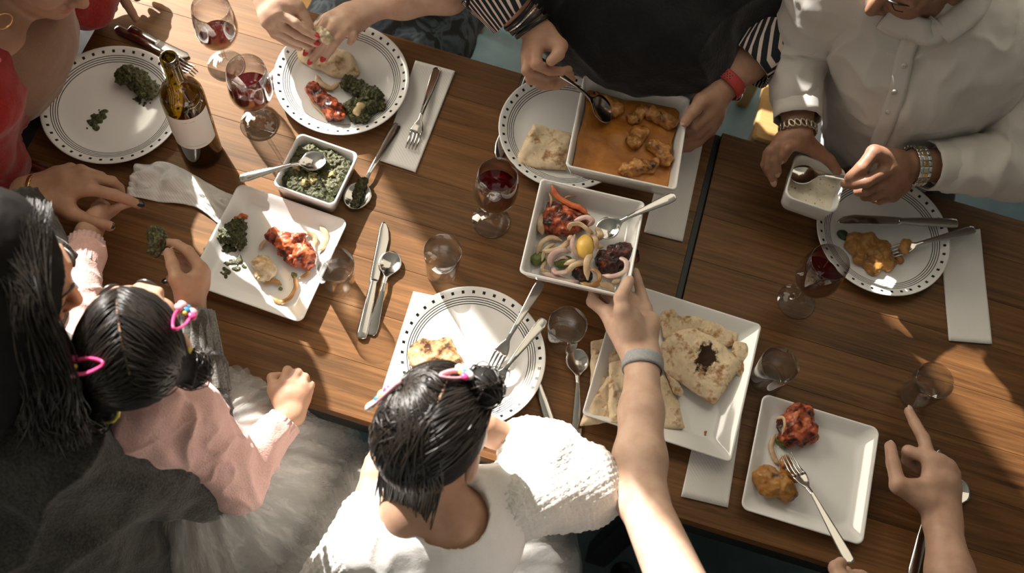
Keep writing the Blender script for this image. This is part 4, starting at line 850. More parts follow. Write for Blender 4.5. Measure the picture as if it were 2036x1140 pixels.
for a in range(5):
    for b_ in range(4):
        an = .95 + a * .17 + (b_ % 2) * .08; dd = -math.cos(an) * rr * .0360 + math.sin(an) * uu * .0354; cc = w2 + d2 * (.0145 + b_ * .0037) + dd
        holes.append(tube([cc - unit(dd) * .001, cc + unit(dd) * .0004], .0011, 6))
mobj('strap_holes', *join(*holes), BLACKSHOE, wt)
cc = w2 + d2 * .020 - uu * .033 + rr * .006; s = SDF().ell(cc, (.018, .018, .006), .002, np.array([d2, rr, uu])); mobj('watch_case', *s.mesh(.0022), sil, wt)
cc = w2 + d2 * .018 + rr * .034 - uu * .006; s = SDF().ell(cc, (.009, .012, .004), .002, np.array([d2, uu, rr])); mobj('watch_buckle', *s.mesh(.002), sil, wt)
s = SDF(); legs(s, hip + V3(0, -.03, .02), V3(-.13, 1.09, .53), V3(.05, 1.09, .53), .092); s.ell(hip, (.18, .14, .10), .04); mobj('jeans', *s.mesh(.007, folds(.004, 16)), JEAN, m3)
shoes(m3, V3(-.13, 1.09, .53), V3(.05, 1.09, .53), hip, BLACKSHOE)
s = SDF().ell(L3(0, -.022, .045), (.083, .098, .085), .01, np.array(ax3)).cutplane(L3(0, .055, 0), ax3[1]); mobj('hair', *s.mesh(.005, folds(.0015, 60)), CAP, m3)

# ---------- man in the white shirt
SK4 = M_skin('brown_skin', (.33, .175, .11), (.22, .11, .068)); SHIRT = M_knit('white_shirt', (.58, .55, .51), (.53, .50, .465), 700, .06, .8)
hip = V3(.60, 1.66, .52); m4 = person('person in a white button shirt spooning yoghurt from a small bowl', hip)
s = SDF(); sh = V3(.59, 1.47, 1.02); L4, ax4 = head(s, P(1846, -88, 1.21), (-.52, -.70, -.46), (-.2, -.40, .9), 1.0)
s.cone(hip, sh, .10, .10, .03).cone(sh, P(1860, 10, 1.12), .07, .055, .03)
w1 = P(1586, 268, .905); e1 = P(1585, 95, .93); s1 = P(1658, -36, 1.08)
s.chain([s1, e1, w1], [.05, .042, .027], .02); s.cone(sh, s1, .07, .055, .03)
hand(s, w1, pp((1588, 284, .908), (1572, 276, .905), (1556, 278, .897), (1546, 286, .885)),
     [pp((1568, 295, .912), (1561, 306, .900), (1557, 317, .888)), pp((1547, 290, .902), (1541, 318, .884), (1546, 342, .866)), pp((1532, 300, .892), (1528, 333, .868), (1538, 361, .848)), pp((1526, 306, .876), (1520, 328, .856), (1528, 346, .840))],
     pp((1600, 284, .895), (1624, 300, .88), (1648, 318, .872), (1664, 340, .866)), .98)
w2 = P(1818, 330, .915); e2 = P(2020, 322, .90); s2 = P(2075, 60, 1.05)
s.chain([s2, e2, w2 + (e2 - w2) * .4, w2], [.05, .043, .036, .027], .02); s.cone(sh, s2, .07, .055, .03)
hand(s, w2, pp((1764, 338, .938), (1764, 358, .920), (1768, 376, .902), (1776, 390, .886)),
     [pp((1722, 362, .942), (1700, 366, .932), (1680, 366, .920)), pp((1722, 378, .912), (1708, 380, .897), (1716, 374, .882)), pp((1734, 390, .890), (1720, 390, .876), (1730, 384, .864)), pp((1750, 398, .872), (1740, 396, .860), (1750, 390, .850))],
     pp((1785, 316, .935), (1738, 304, .958), (1713, 334, .952), (1690, 353, .936)), 1.04)
mobj('body', *s.mesh(.0032), SK4, m4)
nails(m4, [(P(1690, 353, .936), P(1713, 334, .952), (-.2, .3, 1)), (P(1546, 342, .866), P(1541, 318, .884), (-.5, -.2, .8)), (P(1538, 361, .848), P(1528, 333, .868), (-.5, -.2, .8)), (P(1557, 317, .888), P(1561, 306, .900), (-.4, -.2, 1))], plain('fingernail_tan', (.42, .25, .18), .3), .0058)
s = SDF(); bel = P(1770, 300, .74); chest = P(1835, 130, .98)
s.cone(hip + V3(0, -.02, .05), sh + V3(0, 0, -.06), .155, .15, .06); s.cone(P(1770, 270, .70), P(1820, 110, .98), .13, .145, .05); s.cone(P(1830, 250, .72), P(1900, 110, .98), .12, .13, .05)
s.cone(P(1850, 20, 1.08), s1 + V3(0, 0, -.01), .075, .068, .04).cone(P(1850, 20, 1.08), s2 + V3(0, 0, -.01), .085, .075, .04); s.ell(P(1845, 70, 1.03), (.17, .11, .10), .04)
s.chain([s1, e1, w1 + (e1 - w1) * .52], [.066, .052, .043], .02).chain([s2, e2, w2 + (e2 - w2) * .42], [.068, .056, .044], .02)
fo = lambda V: folds(.008, 8, 4, (1, .55, .7))(V) + folds(.002, 22, 7)(V) + crease(.011, 8, 3, (1, .7, .8))(V) + crease(.006, 15, 9)(V)
shirt = mobj('shirt', *s.mesh(.0048, fo), SHIRT, m4)
cuff(m4, 'shirt_cuff', w1 + (e1 - w1) * .60, w1 + (e1 - w1) * .17, .044, .042, SHIRT, 3, .0025, .0012, n=7); cuff(m4, 'shirt_cuff', w2 + (e2 - w2) * .46, w2 + (e2 - w2) * .13, .046, .044, SHIRT, 3, .0025, .0012, n=7)
from mathutils.bvhtree import BVHTree
def on_surf(o, u, v, off=.001):
    """point where the view through pixel (u, v) meets mesh o, pushed out"""
    me = o.data; mw = Matrix.LocRotScale(o.location, o.rotation_euler, o.scale); pm = o.parent
    if pm: mw = Matrix.LocRotScale(pm.location, pm.rotation_euler, pm.scale) @ mw
    if 'bvh' not in cache or cache['bvh'][0] != o.name: cache['bvh'] = (o.name, BVHTree.FromPolygons([mw @ x.co for x in me.vertices], [tuple(p.vertices) for p in me.polygons]))
    c0 = Vector((0, 0, CAMH)); h = cache['bvh'][1].ray_cast(c0, (Vector(P(u, v, .3)) - c0).normalized())
    return (np.array(h[0] + h[1] * off), np.array(h[1])) if h[0] is not None else (None, None)
cache = {}
def ribbon_on(par, name, o, px, w_, mt, off=.002, n=30, th=.0016):
    """cloth strip following the surface of o under a pixel path"""
    pt = spline([(a, b, 0) for a, b in px], n); q = []; nr = []
    for a, b, _ in pt:
        h, m = on_surf(o, a, b, off)
        if h is not None: q.append(h); nr.append(m)
    q = np.array(q); 
    for _ in range(2): q[1:-1] = (q[:-2] + q[1:-1] * 2 + q[2:]) / 4
    T = np.gradient(q, axis=0); rings = []
    for p, t, m in zip(q, T, nr):
        t = unit(t); m = unit(m - t * (m @ t)); sd = np.cross(t, m); rings.append([p - sd * w_ - m * .004, p - sd * w_ + m * th, p - sd * w_ * .5 + m * th * 1.4, p + sd * w_ * .5 + m * th * 1.4, p + sd * w_ + m * th, p + sd * w_ - m * .004])
    v, f = loft(rings, cap0=True, cap1=True); return mobj(name, v, f, mt, par)
pk = ribbon_on(m4, 'button_placket', shirt, [(1818, 60), (1800, 110), (1785, 180), (1765, 240), (1740, 300)], .015, SHIRT)
BUT = plain('shirt_button', (.62, .60, .55), .3)
for (u, v) in ((1798, 129), (1777, 180), (1767, 220)):
    h, m = on_surf(shirt, u, v, .0052)
    if h is not None:
        vv, ff = tube([h - m * .003, h + m * .0002], .0052, 16); b_ = mobj('button', vv, ff, BUT, pk); x1 = unit(np.cross(m, (0, 1, 0))); mobj('button_holes', *join(*[tube([h + x1 * dx - m * .001, h + x1 * dx + m * .0005], .0009, 6) for dx in (-.0015, .0015)]), INK, b_)
# collar
for q, pts in (('collar', [(1758, 30), (1790, 48), (1818, 52), (1850, 66), (1872, 46)]), ('collar', [(1872, 66), (1905, 42), (1935, 12), (1950, -20)])):
    ribbon_on(m4, q, shirt, pts, .022, SHIRT, .006, 24, .003)
gold = plain('gold_metal', (.62, .43, .16), .28, 1.0); d1 = unit(e1 - w1)
ch = []
for t in np.linspace(0, 2 * math.pi, 20, endpoint=False):
    r_ = unit(np.cross(d1, (0, 0, 1.))); u_ = np.cross(r_, d1); cc = w1 + d1 * .010 + math.cos(t) * r_ * .0335 + math.sin(t) * u_ * .0325; tg = -math.sin(t) * r_ + math.cos(t) * u_
    ri = [cc + .0062 * (math.cos(a) * (tg * .9 + d1 * .55) + math.sin(a) * d1 * .95) for a in np.linspace(0, 2 * math.pi, 10, endpoint=False)]; ch.append(tube(ri + [ri[0], ri[1]], .0019, 6, 1, False))
mobj('chain_bracelet', *join(*ch), plain('old_silver', (.42, .36, .28), .3, 1.0), m4)
d2 = unit(e2 - w2); r_ = unit(np.cross(d2, (0, 0, 1.))); u_ = np.cross(r_, d2); WC = w2 + d2 * .001
wb = band(m4, 'watch_band', WC, d2, .0330, .022, .003, STEEL, 48, rb=.0325)
for i in range(22):
    t = 2 * math.pi * i / 22; o = unit(math.cos(t) * r_ + math.sin(t) * u_); cc = WC + math.cos(t) * r_ * .0362 + math.sin(t) * u_ * .0357; tg = np.cross(d2, o)
    for dx, wd, mt in ((0, .009, sil if i % 2 else gold), (-.0088, .0062, sil), (.0088, .0062, sil)):
        v, f = bbox((0, 0, 0), (wd, .0082, .0036), .0009); mobj('watch_link', v @ np.array([d2, tg, o]) + cc + d2 * dx, f, mt, wb, smooth=False)
TROU = plain('black_trousers', (.010, .010, .011), .9, var=(.016, .016, .016))
s = SDF(); legs(s, hip + V3(0, -.03, .02), V3(.46, 1.12, .54), V3(.75, 1.12, .54), .09); s.ell(hip, (.19, .15, .10), .04); mobj('trousers', *s.mesh(.007, folds(.004, 16)), TROU, m4)
shoes(m4, V3(.46, 1.12, .54), V3(.75, 1.12, .54), hip, BLACKSHOE)
s = SDF().ell(L4(0, -.03, .045), (.086, .098, .088), .01, np.array(ax4)).cone(L4(0, -.10, .02), L4(.01, -.13, -.10), .05, .04, .03).cutplane(L4(0, .06, 0), ax4[1] - .5 * ax4[2]); hr = mobj('hair', *s.mesh(.005, folds(.0015, 60)), CAP, m4)
strands(m4, 'hair_locks', [[P(1915 + i * 4, -50, 1.22), P(1925 + i * 3, -14 + i, 1.17), P(1932 + 3 * i, 12 + 2 * i, 1.12), P(1955 - 2 * i + 9 * (i % 3), 25 + 8 * (i % 4), 1.08)] for i in range(9)], HAIR, .0022)
s = SDF(); [s.cone(L4(q * .004, .104, -.050), L4(q * .030, .093, -.058), .0048, .003, .004) for q in (-1, 1)]; s.cone(L4(-.012, .102, -.098), L4(.012, .102, -.098), .005, .005, .004); mobj('moustache', *s.mesh(.0016, folds(.0008, 300)), HAIR, m4)
# ---------- woman tearing bread (top)
SK2 = M_skin('fair_skin', (.60, .40, .30), (.50, .30, .21)); REDN = plain('red_nail_varnish', (.52, .045, .05), .15)
def M_floral():
    b = NB('floral_dress'); v = b.coord(); n = b.noise(v, 26, 3, .5, .8); return b.done(b.bsdf(b.ramp(n, [(.46, (.012, .014, .016)), (.56, (.07, .095, .115)), (.66, (.03, .04, .05))]), .85))
FLOR = M_floral()
hip = V3(-.50, 1.55, .52); m2 = person('person in a dark floral dress tearing flatbread with red-nailed fingers', hip)
s = SDF(); sh = V3(-.51, 1.46, 1.07); L2, ax2 = head(s, (-.51, 1.38, 1.25), (0, -.75, -.6), (0, -.5, .8), .96); s.cone(hip, sh, .08, .09, .03)
w1 = P(530, -6, .875); e1 = P(478, -150, .93); s1 = V3(-.68, 1.47, 1.07); s.chain([s1, e1, w1 + (e1 - w1) * .4, w1], [.04, .036, .031, .0225], .02).cone(sh, s1, .05, .045, .03)
hand(s, w1, pp((556, 24, .876), (546, 30, .872), (536, 38, .864), (530, 46, .856)),
     [pp((587, 46, .868), (606, 60, .858), (628, 72, .848)), pp((562, 52, .852), (590, 69, .838), (628, 86, .832)), pp((552, 62, .836), (580, 78, .820), (612, 92, .814)), pp((545, 68, .822), (570, 84, .808), (596, 96, .802))],
     pp((556, 4, .88), (592, 14, .876), (605, 32, .866), (616, 52, .856)), .9)
w2 = P(742, 12, .835); e2 = P(890, -14, .875); s2 = V3(-.33, 1.47, 1.07); s.chain([s2, e2, w2 + (e2 - w2) * .4, w2], [.042, .038, .033, .024], .02).cone(sh, s2, .05, .045, .03)
hand(s, w2, pp((654, 36, .842), (668, 48, .846), (688, 58, .842), (706, 58, .834)),
     [pp((634, 68, .826), (622, 88, .808), (611, 104, .796)), pp((648, 78, .828), (635, 100, .808), (619, 122, .794)), pp((668, 82, .828), (656, 100, .808), (645, 116, .796)), pp((704, 70, .836), (700, 78, .824), (696, 84, .812))],
     pp((690, 22, .826), (650, 40, .812), (626, 60, .802), (618, 78, .797)), .94)
mobj('body', *s.mesh(.003), SK2, m2)
nails(m2, [(P(628, 72, .848), P(606, 60, .858), (0, .1, 1)), (P(628, 86, .832), P(590, 69, .838), (.0, -.3, 1)), (P(611, 104, .796), P(622, 88, .808), (-.1, -.5, 1)), (P(619, 122, .794), P(635, 100, .808), (0, -.5, 1)), (P(645, 116, .796), P(656, 100, .808), (0, -.5, 1))], REDN, .0056)
s = SDF(); s.cone(hip + V3(0, 0, .03), sh + V3(0, .0, -.06), .135, .125, .05).cone(sh, s1, .07, .058, .04).cone(sh, s2, .07, .058, .04).cone(s1, s1 + (e1 - s1) * .35, .056, .054, .03).cone(s2, s2 + (e2 - s2) * .35, .056, .054, .03)
s.cone(hip + V3(-.08, 0, .02), V3(-.62, 1.12, .55), .105, .09, .04).cone(hip + V3(.08, 0, .02), V3(-.42, 1.12, .55), .105, .09, .04).cone(V3(-.52, 1.36, .56), V3(-.52, 1.14, .53), .10, .09, .04).cone(V3(-.62, 1.13, .53), V3(-.62, 1.15, .25), .09, .10, .04).cone(V3(-.42, 1.13, .53), V3(-.42, 1.15, .25), .09, .10, .04)
mobj('dress', *s.mesh(.006, folds(.005, 13, 6)), FLOR, m2)
s = SDF(); [s.cone((x, 1.15, .3), (x, 1.14, .07), .045, .032, .02) for x in (-.62, -.42)]; mobj('tights', *s.mesh(.006), TROU, m2); shoes(m2, V3(-.62, 1.12, .5), V3(-.42, 1.12, .5), hip, BLACKSHOE)
s = SDF().ell(L2(0, -.025, .04), (.084, .096, .088), .01, np.array(ax2)).cone(L2(0, -.08, .0), L2(0, -.10, -.17), .07, .05, .03).cutplane(L2(0, .055, 0), ax2[1] - .4 * ax2[2]); mobj('hair', *s.mesh(.005, folds(.0015, 60)), CAP, m2)
lump('bread_bite', 'torn bite of flatbread pinched between red-nailed fingers', 'bread', [(632, 62, 0, .8), (643, 68, .002), (650, 76, 0, .8)], .0095, CRUMB, .838, .003, 170, .0018)

# ---------- woman in red at the left end
SK1 = M_skin('warm_skin', (.36, .21, .14), (.29, .16, .10)); REDC = M_knit('red_cardigan', (.27, .014, .010), (.17, .008, .007), 240, .3); BEI = M_knit('beige_top', (.22, .13, .085), (.18, .105, .07), 400, .15)
hip = V3(-1.32, .99, .52); m1 = person('person in a red cardigan and beige top at the left end of the table', hip)
s = SDF(); nk = P(-25, 10, 1.06); sh = P(-45, 70, 1.0); L1, ax1 = head(s, P(50, -112, 1.15), (.86, -.22, -.42), (.30, .05, .92), .98)
s.cone(hip, sh, .09, .09, .03).cone(sh, L1(0, -.03, -.12), .06, .05, .03); s.ell(P(10, 70, 1.0), (.06, .07, .04), .03)
s1 = P(-70, 190, .99); e1 = P(-20, 330, .80); w1 = P(-60, 430, .70); s.chain([s1, e1, w1], [.042, .036, .024], .02).cone(sh, s1, .05, .045, .03)
hand(s, w1, [w1 + V3(.03 - .012 * i, -.075, -.02 - .006 * i) for i in range(4)], [[w1 + V3(.03 - .012 * i, -.11, -.035), w1 + V3(.03 - .012 * i, -.125, -.055)] for i in range(4)], [w1 + V3(.02, -.02, 0), w1 + V3(.045, -.05, -.01), w1 + V3(.05, -.075, -.02)], .9)
s2 = P(40, -110, .99); e2 = P(158, -8, .85); w2 = P(206, -58, .825); s.chain([s2, e2, w2], [.042, .036, .024], .02).cone(sh, s2, .05, .045, .03)
hand(s, w2, pp((236, -18, .808), (252, -28, .81), (268, -38, .808), (282, -48, .80)), [pp((252, 8, .798), (262, 24, .786), (270, 38, .776)), pp((272, -20, .80), (272, -6, .786), (262, -10, .778)), pp((286, -36, .798), (286, -22, .784), (276, -24, .778)), pp((296, -48, .792), (294, -38, .782), (284, -38, .778))], pp((206, -40, .82), (212, -10, .80), (220, 6, .79), (226, 16, .782)), .9)
mobj('body', *s.mesh(.0034), SK1, m1)
s = SDF(); s.cone(hip + V3(.02, 0, .08), sh + V3(0, 0, -.05), .125, .11, .05); s.cone(P(5, 150, .87), P(20, 105, .94), .085, .08, .05); s.cone(P(50, 60, .895), P(55, 40, .95), .085, .08, .05); s.ell(P(-20, 60, .99), (.10, .13, .05), .04); s.cut(L1(0, .0, -.165), (.082, .082, .07), .01, np.array(ax1))
mobj('top', *s.mesh(.005, folds(.003, 16, 3)), BEI, m1)
s = SDF(); s.cone(hip + V3(-.03, 0, .08), sh + V3(-.06, 0, -.05), .15, .13, .05).cone(sh + V3(-.03, 0, 0), s1, .08, .068, .04).cone(sh + V3(-.03, 0, 0), s2, .08, .068, .04).chain([s1, e1, w1 + (e1 - w1) * .1], [.066, .056, .04], .02).chain([s2, e2, w2 + (e2 - w2) * .1], [.066, .054, .04], .02)
s.cone(P(15, 200, .80), P(-30, 160, .98), .05, .06, .04).cone(P(120, -10, .80), P(60, -50, .97), .05, .06, .04)
mobj('cardigan', *s.mesh(.006, lambda V: folds(.005, 14, 8)(V) + crease(.010, 10, 2)(V)), REDC, m1)
s = SDF(); s.cone(hip + V3(0, -.09, .03), V3(-.88, .87, .55), .095, .075, .03).cone(hip + V3(0, .09, .03), V3(-.88, 1.06, .55), .095, .075, .03).cone(V3(-.88, .87, .54), V3(-.9, .87, .09), .07, .045, .03).cone(V3(-.88, 1.06, .54), V3(-.9, 1.06, .09), .07, .045, .03).ell(hip, (.14, .18, .10), .04); mobj('trousers', *s.mesh(.007, folds(.004, 16)), TROU, m1)
s = SDF().ell(L1(0, -.025, .04), (.085, .098, .09), .01, np.array(ax1)).cone(L1(0, -.09, .0), L1(0, -.12, -.17), .07, .05, .03).cutplane(L1(0, .05, 0), ax1[1] - .45 * ax1[2]); mobj('hair', *s.mesh(.005, folds(.0015, 60)), CAP, m1)
er = P(6, 42, 1.08); rr_ = [er + .016 * V3(math.cos(a) * .5, math.cos(a) * .8, math.sin(a)) for a in np.linspace(0, 6.4, 22)]; mobj('hoop_earring', *tube(rr_, .0013, 6, 1, False), gold, m1)

# ---------- mother in grey knit
SK5 = M_skin('olive_skin', (.42, .245, .16), (.33, .18, .11)); GREY = M_knit('grey_knit', (.075, .072, .064), (.020, .019, .017), 230, .8); BLKN = plain('black_nail_varnish', (.012, .014, .018), .12)
hip = V3(-.80, -.06, .52); m5 = person('person with long black hair in a grey knit leaning round the girl in pink', hip)
s = SDF(); sh = P(35, 815, .99); L5, ax5 = head(s, P(-12, 548, 1.17), (.80, .30, -.42), (.25, .35, .88), .95)
s.cone(hip, sh, .09, .09, .03).cone(sh, L5(0, -.03, -.12), .06, .05, .03)
s1 = P(115, 900, 1.0); e1 = P(408, 938, .80); w1 = P(380, 604, .842); s.chain([s1, e1, w1 + (e1 - w1) * .4, w1], [.045, .038, .033, .0235], .02).cone(sh, s1, .05, .045, .03)
hand(s, w1, pp((399, 534, .872), (404, 544, .856), (402, 556, .842), (396, 566, .828)),
     [pp((374, 500, .878), (351, 486, .870), (330, 482, .860)), pp((378, 512, .852), (356, 520, .838), (345, 532, .832)), pp((372, 532, .834), (350, 546, .822), (338, 554, .82)), pp((370, 552, .82), (348, 560, .81), (334, 562, .808))],
     pp((366, 588, .862), (352, 556, .884), (343, 526, .884), (335, 502, .874)), .93)
w2 = P(50, 384, .835); e2 = P(95, 610, .90); s2 = P(-40, 700, 1.0); s.chain([s2, e2, w2 + (e2 - w2) * .35, w2], [.045, .038, .033, .0235], .02).cone(sh, s2, .05, .045, .03)
hand(s, w2, pp((180, 376, .862), (172, 352, .860), (160, 340, .850), (140, 336, .838)),
     [pp((228, 388, .862), (254, 398, .852), (276, 407, .842)), pp((222, 362, .856), (236, 374, .838), (240, 384, .822)), pp((200, 352, .836), (216, 366, .812), (214, 380, .800)), pp((176, 348, .822), (190, 364, .804), (188, 378, .796))],
     pp((96, 400, .850), (142, 424, .852), (182, 441, .846), (218, 450, .838)), .98, palm=.017)
mobj('body', *s.mesh(.003), SK5, m5)
nails(m5, [(P(335, 502, .874), P(343, 526, .884), (.1, -.2, 1)), (P(276, 407, .842), P(254, 398, .852), (.3, 0, 1)), (P(218, 450, .838), P(182, 441, .846), (.3, -.1, 1)), (P(334, 562, .808), P(348, 560, .81), (-.5, 0, 1))], BLKN, .0062)
s = SDF(); s.cone(hip + V3(0, .0, .04), sh + V3(0, -.02, -.05), .165, .14, .06).cone(sh, s1, .085, .07, .04).cone(sh, s2, .085, .07, .04).chain([s1, e1, w1 + (e1 - w1) * .16], [.072, .062, .034], .025).chain([s2, e2, w2 + (e2 - w2) * .16], [.07, .058, .036], .025)
s.cone(P(60, 1010, .84), P(200, 1120, .55), .15, .17, .06)
mobj('cardigan', *s.mesh(.005, lambda V: folds(.006, 12, 9)(V) + crease(.012, 8, 2)(V)), GREY, m5)
GRIB = M_knit('grey_rib', (.20, .195, .175), (.06, .058, .052), 300, .8)
cuff(m5, 'cuff', w1 + (e1 - w1) * .55, w1 + (e1 - w1) * .06, .045, .031, GRIB, 17, .004, .0028, n=12); cuff(m5, 'cuff', w2 + (e2 - w2) * .45, w2 + (e2 - w2) * .08, .042, .031, GREY, 17, .004, .0022, n=10)
d2 = unit(e2 - w2); band(m5, 'bracelet', w2 + V3(.012, .004, 0), V3(1, .35, 0), .029, .006, .003, gold, 60, rb=.027, bump=.3, cnt=22)
s = SDF(); s.cone(hip + V3(-.07, 0, .02), V3(-.78, .42, .54), .10, .08, .03).cone(hip + V3(.1, 0, .02), V3(-.5, .40, .54), .10, .08, .03).cone(V3(-.78, .42, .54), V3(-.78, .40, .09), .075, .045, .03).cone(V3(-.5, .40, .54), V3(-.5, .38, .09), .075, .045, .03).ell(hip, (.19, .15, .10), .04); mobj('trousers', *s.mesh(.007, folds(.004, 16)), TROU, m5); shoes(m5, V3(-.78, .40, .54), V3(-.5, .38, .54), hip, BLACKSHOE)
s = SDF().ell(L5(0, -.03, .04), (.092, .10, .094), .015, np.array(ax5)).chain([L5(0, -.06, .0), P(50, 640, 1.16), P(95, 740, 1.10), P(120, 820, 1.06)], [.085, .085, .075, .05], .03).chain([L5(.05, .0, .0), P(20, 700, 1.13), P(30, 800, 1.08), P(60, 850, 1.05)], [.07, .07, .065, .045], .03).cutplane(L5(0, .062, 0), ax5[1] - .2 * ax5[2])
mobj('hair', *s.mesh(.005, folds(.002, 30, 1)), CAP, m5)
rs = np.random.RandomState(11); pth = []
for i in range(800):
    a = rs.uniform(-1, 1); b_ = rs.rand(); st = L5(.07 * a, -.02 + .075 * rs.rand(), .134 - .035 * abs(a)); x0 = 15 + 110 * b_
    wv = lambda q: rs.randn() * q
    pth.append([st, P(x0 * .7 + 6 + wv(5), 600 + wv(8), 1.245 + wv(.005)), P(x0 + 14 + wv(5), 700 + wv(8), 1.20 + wv(.006)), P(x0 + 34 + 10 * math.sin(x0 * .2) + wv(6), 770 + wv(8), 1.165 + wv(.008)), P(x0 + 34 + wv(10), 830 + wv(10), 1.12 + wv(.010)), P(x0 + 46 + wv(16), 868 + wv(14), 1.08 + wv(.014))])
strands(m5, 'hair_strands', pth, HAIR, .0011, 18)
lump('spinach_bite', 'bite of spinach on bread held by the dark-nailed fingers', 'spinach', [(310, 465, .004, 1), (314, 480, 0, 1.1), (308, 492, 0, .9)], .0135, SPIN, .852, .004, 130, .0018)
naan('bread_scrap', 'scrap of bread under the spinach bite in the dark-nailed fingers', [(296, 488), (312, 482), (332, 484), (350, 488), (344, 498), (326, 504), (308, 504)], NAAN, .846, .006, 31, .003)

# ---------- girls
def ellp(L, r, d): d = unit(d); return L(*(np.array(r) * d + V3(0, -.012, .032)))
def hair_side(L, rad, parts_line, bun, n, seed, bulge=.006):
    rs = np.random.RandomState(seed); out = []
    for i in range(n):
        t = rs.rand() * (len(parts_line) - 1); j = int(t); a = unit(np.array(parts_line[j]) * (1 - t + j) + np.array(parts_line[min(j + 1, len(parts_line) - 1)]) * (t - j) + rs.randn(3) * .02); b_ = unit(np.array(bun) + rs.randn(3) * .10); p = []
        ex = 1 + bulge / .09 * rs.rand()
        for q in (0, .2, .4, .6, .8, 1): d = unit(a * (1 - q) + b_ * q + rs.randn(3) * .012); p.append(ellp(L, np.array(rad) * (ex + .03 * math.sin(math.pi * q)), d))
        out.append(p)
    return out
def curls(c, r, n, seed):
    rs = np.random.RandomState(seed); out = []
    for i in range(n):
        a = unit(rs.randn(3)); b_ = unit(np.cross(a, rs.randn(3))); rr = r * (.6 + .5 * rs.rand()); t0 = rs.rand() * 6; sw = 3 + 2 * rs.rand()
        out.append([c + a * r * .15 * rs.randn() + rr * (math.cos(t0 + sw * q) * a + math.sin(t0 + sw * q) * b_) for q in (0, .2, .4, .6, .8, 1)])
    return out
PINK, PINK2, BLUE, YEL, WHT = [plain(n, c, .3) for n, c in (('hot_pink_plastic', (.70, .07, .22)), ('pale_pink_plastic', (.75, .35, .40)), ('blue_bead', (.05, .22, .36)), ('yellow_elastic', (.48, .42, .05)), ('white_plastic', (.8, .72, .70)))]
def clip(par, a, b, cl, ct, up):
    """snap clip: teardrop loop from a to b with a small bow of beads at a"""
    d = b - a; L_ = np.linalg.norm(d); d = d / L_; u = unit(np.asarray(up) - d * (np.asarray(up) @ d)); r = np.cross(d, u); q = []
    for t in np.linspace(0, 2 * math.pi, 26): q.append(a + d * (L_ * (.5 - .5 * math.cos(t))) + r * (L_ * .17 * math.sin(t) * (1 - .35 * math.cos(t) * -1)))
    c_ = mobj('hair_clip', *tube(np.array(q) + u * .004, .0033, 8, .6, False), cl, par)
    for dx, dr, m_, sz in ((-.10, .16, ct, .0075), (-.10, -.16, ct, .0075), (.10, .2, ct, .0068), (.08, -.2, PINK, .0065), (0, 0, BLUE, .0062), (-.18, 0, BLUE, .005), (.16, 0, YEL, .004)):
        v, f = SDF().ell(a + d * L_ * dx + r * L_ * dr + u * .007, (sz, sz, sz * .7), .002, np.array([d, r, u])).mesh(.0016); mobj('bead', v, f, m_, c_)
def skirt(par, c, r0, r1, z0, z1, layers, seed, ea=1.0, rot=0.):
    for l in range(layers):
        rs = np.random.RandomState(seed + l); n, m = 150, 14; rings = []
        f1, f2 = rs.randint(9, 14), rs.randint(19, 29); p1, p2, p3 = rs.rand(3) * 6; RR = r1 * (.86 + .14 * l / max(1, layers - 1)); ang = np.linspace(0, 2 * math.pi, n, endpoint=False)
        ragged = 1 + .05 * fbm(np.column_stack([np.cos(ang) * 6, np.sin(ang) * 6, np.full(n, l * 3.)]), 3)
        for j in range(m):
            t = j / (m - 1); rad = r0 + (RR * ragged - r0) * t
            zz = z0 - (z0 - z1) * t ** 1.6 * (.7 + .1 * l) + t * (.020 * np.abs(np.sin(f1 * .5 * ang + p1)) + .014 * np.sin(f2 * ang + p2 + 2 * t)) + .012 * l - .05
            sw = ang + .09 * t * np.sin(f1 * ang + p3); x, y = rad * np.cos(sw) * ea, rad * np.sin(sw)
            rings.append(np.column_stack([c[0] + x * math.cos(rot) - y * math.sin(rot), c[1] + x * math.sin(rot) + y * math.cos(rot), zz]))
        v, f = loft(rings); mobj('tulle_layer', v, f, TULLE, par)
SK6 = M_skin('child_skin', (.50, .30, .20), (.42, .235, .15)); PINKK = M_knit('pink_knit', (.62, .40, .355), (.55, .335, .30), 340, .55); PRIB = M_knit('pink_rib', (.64, .42, .38), (.52, .31, .28), 340, .4)
WHK = M_knit('white_knit', (.72, .70, .66), (.62, .60, .56), 130, .9, bands=(1, 1, 1.6)); WHP = M_knit('white_jersey', (.74, .72, .69), (.70, .68, .65), 400, .15)
DARKT = plain('dark_tights', (.03, .022, .022), .8)
# girl in pink
hip = V3(-.47, .28, .56); g1 = person('child in a pink sweater and tulle skirt with hair clips, sitting on a lap', hip)
s = SDF(); LG, axg = head(s, P(270, 690, 1.10), (-.47, .86, -.06), (-.03, .05, 1.0), .88, neck=.66); sh = P(285, 835, .93)
s.cone(hip, sh, .06, .05, .03).cone(sh, LG(0, -.03, -.12), .036, .034, .03)
s1 = P(370, 825, .93); e1 = P(464, 962, .80); w1 = P(577, 826, .795); s.chain([s1, e1, w1], [.03, .028, .0185], .02).cone(sh, s1, .04, .035, .03)
hand(s, w1, pp((562, 764, .806), (580, 762, .808), (600, 768, .806), (612, 778, .800)), [pp((572, 737, .806), (576, 748, .786), (572, 764, .780)), pp((592, 742, .806), (594, 754, .784), (588, 770, .778)), pp((606, 751, .802), (606, 762, .782), (600, 776, .777)), pp((618, 766, .795), (616, 776, .78), (610, 786, .777))], pp((556, 796, .80), (545, 776, .80), (541, 752, .795), (556, 748, .792)), .78, .006)
s2 = P(185, 775, .93); e2 = P(140, 640, .90); w2 = P(175, 466, .835); s.chain([s2, e2, w2], [.03, .028, .0185], .02).cone(sh, s2, .04, .035, .03)
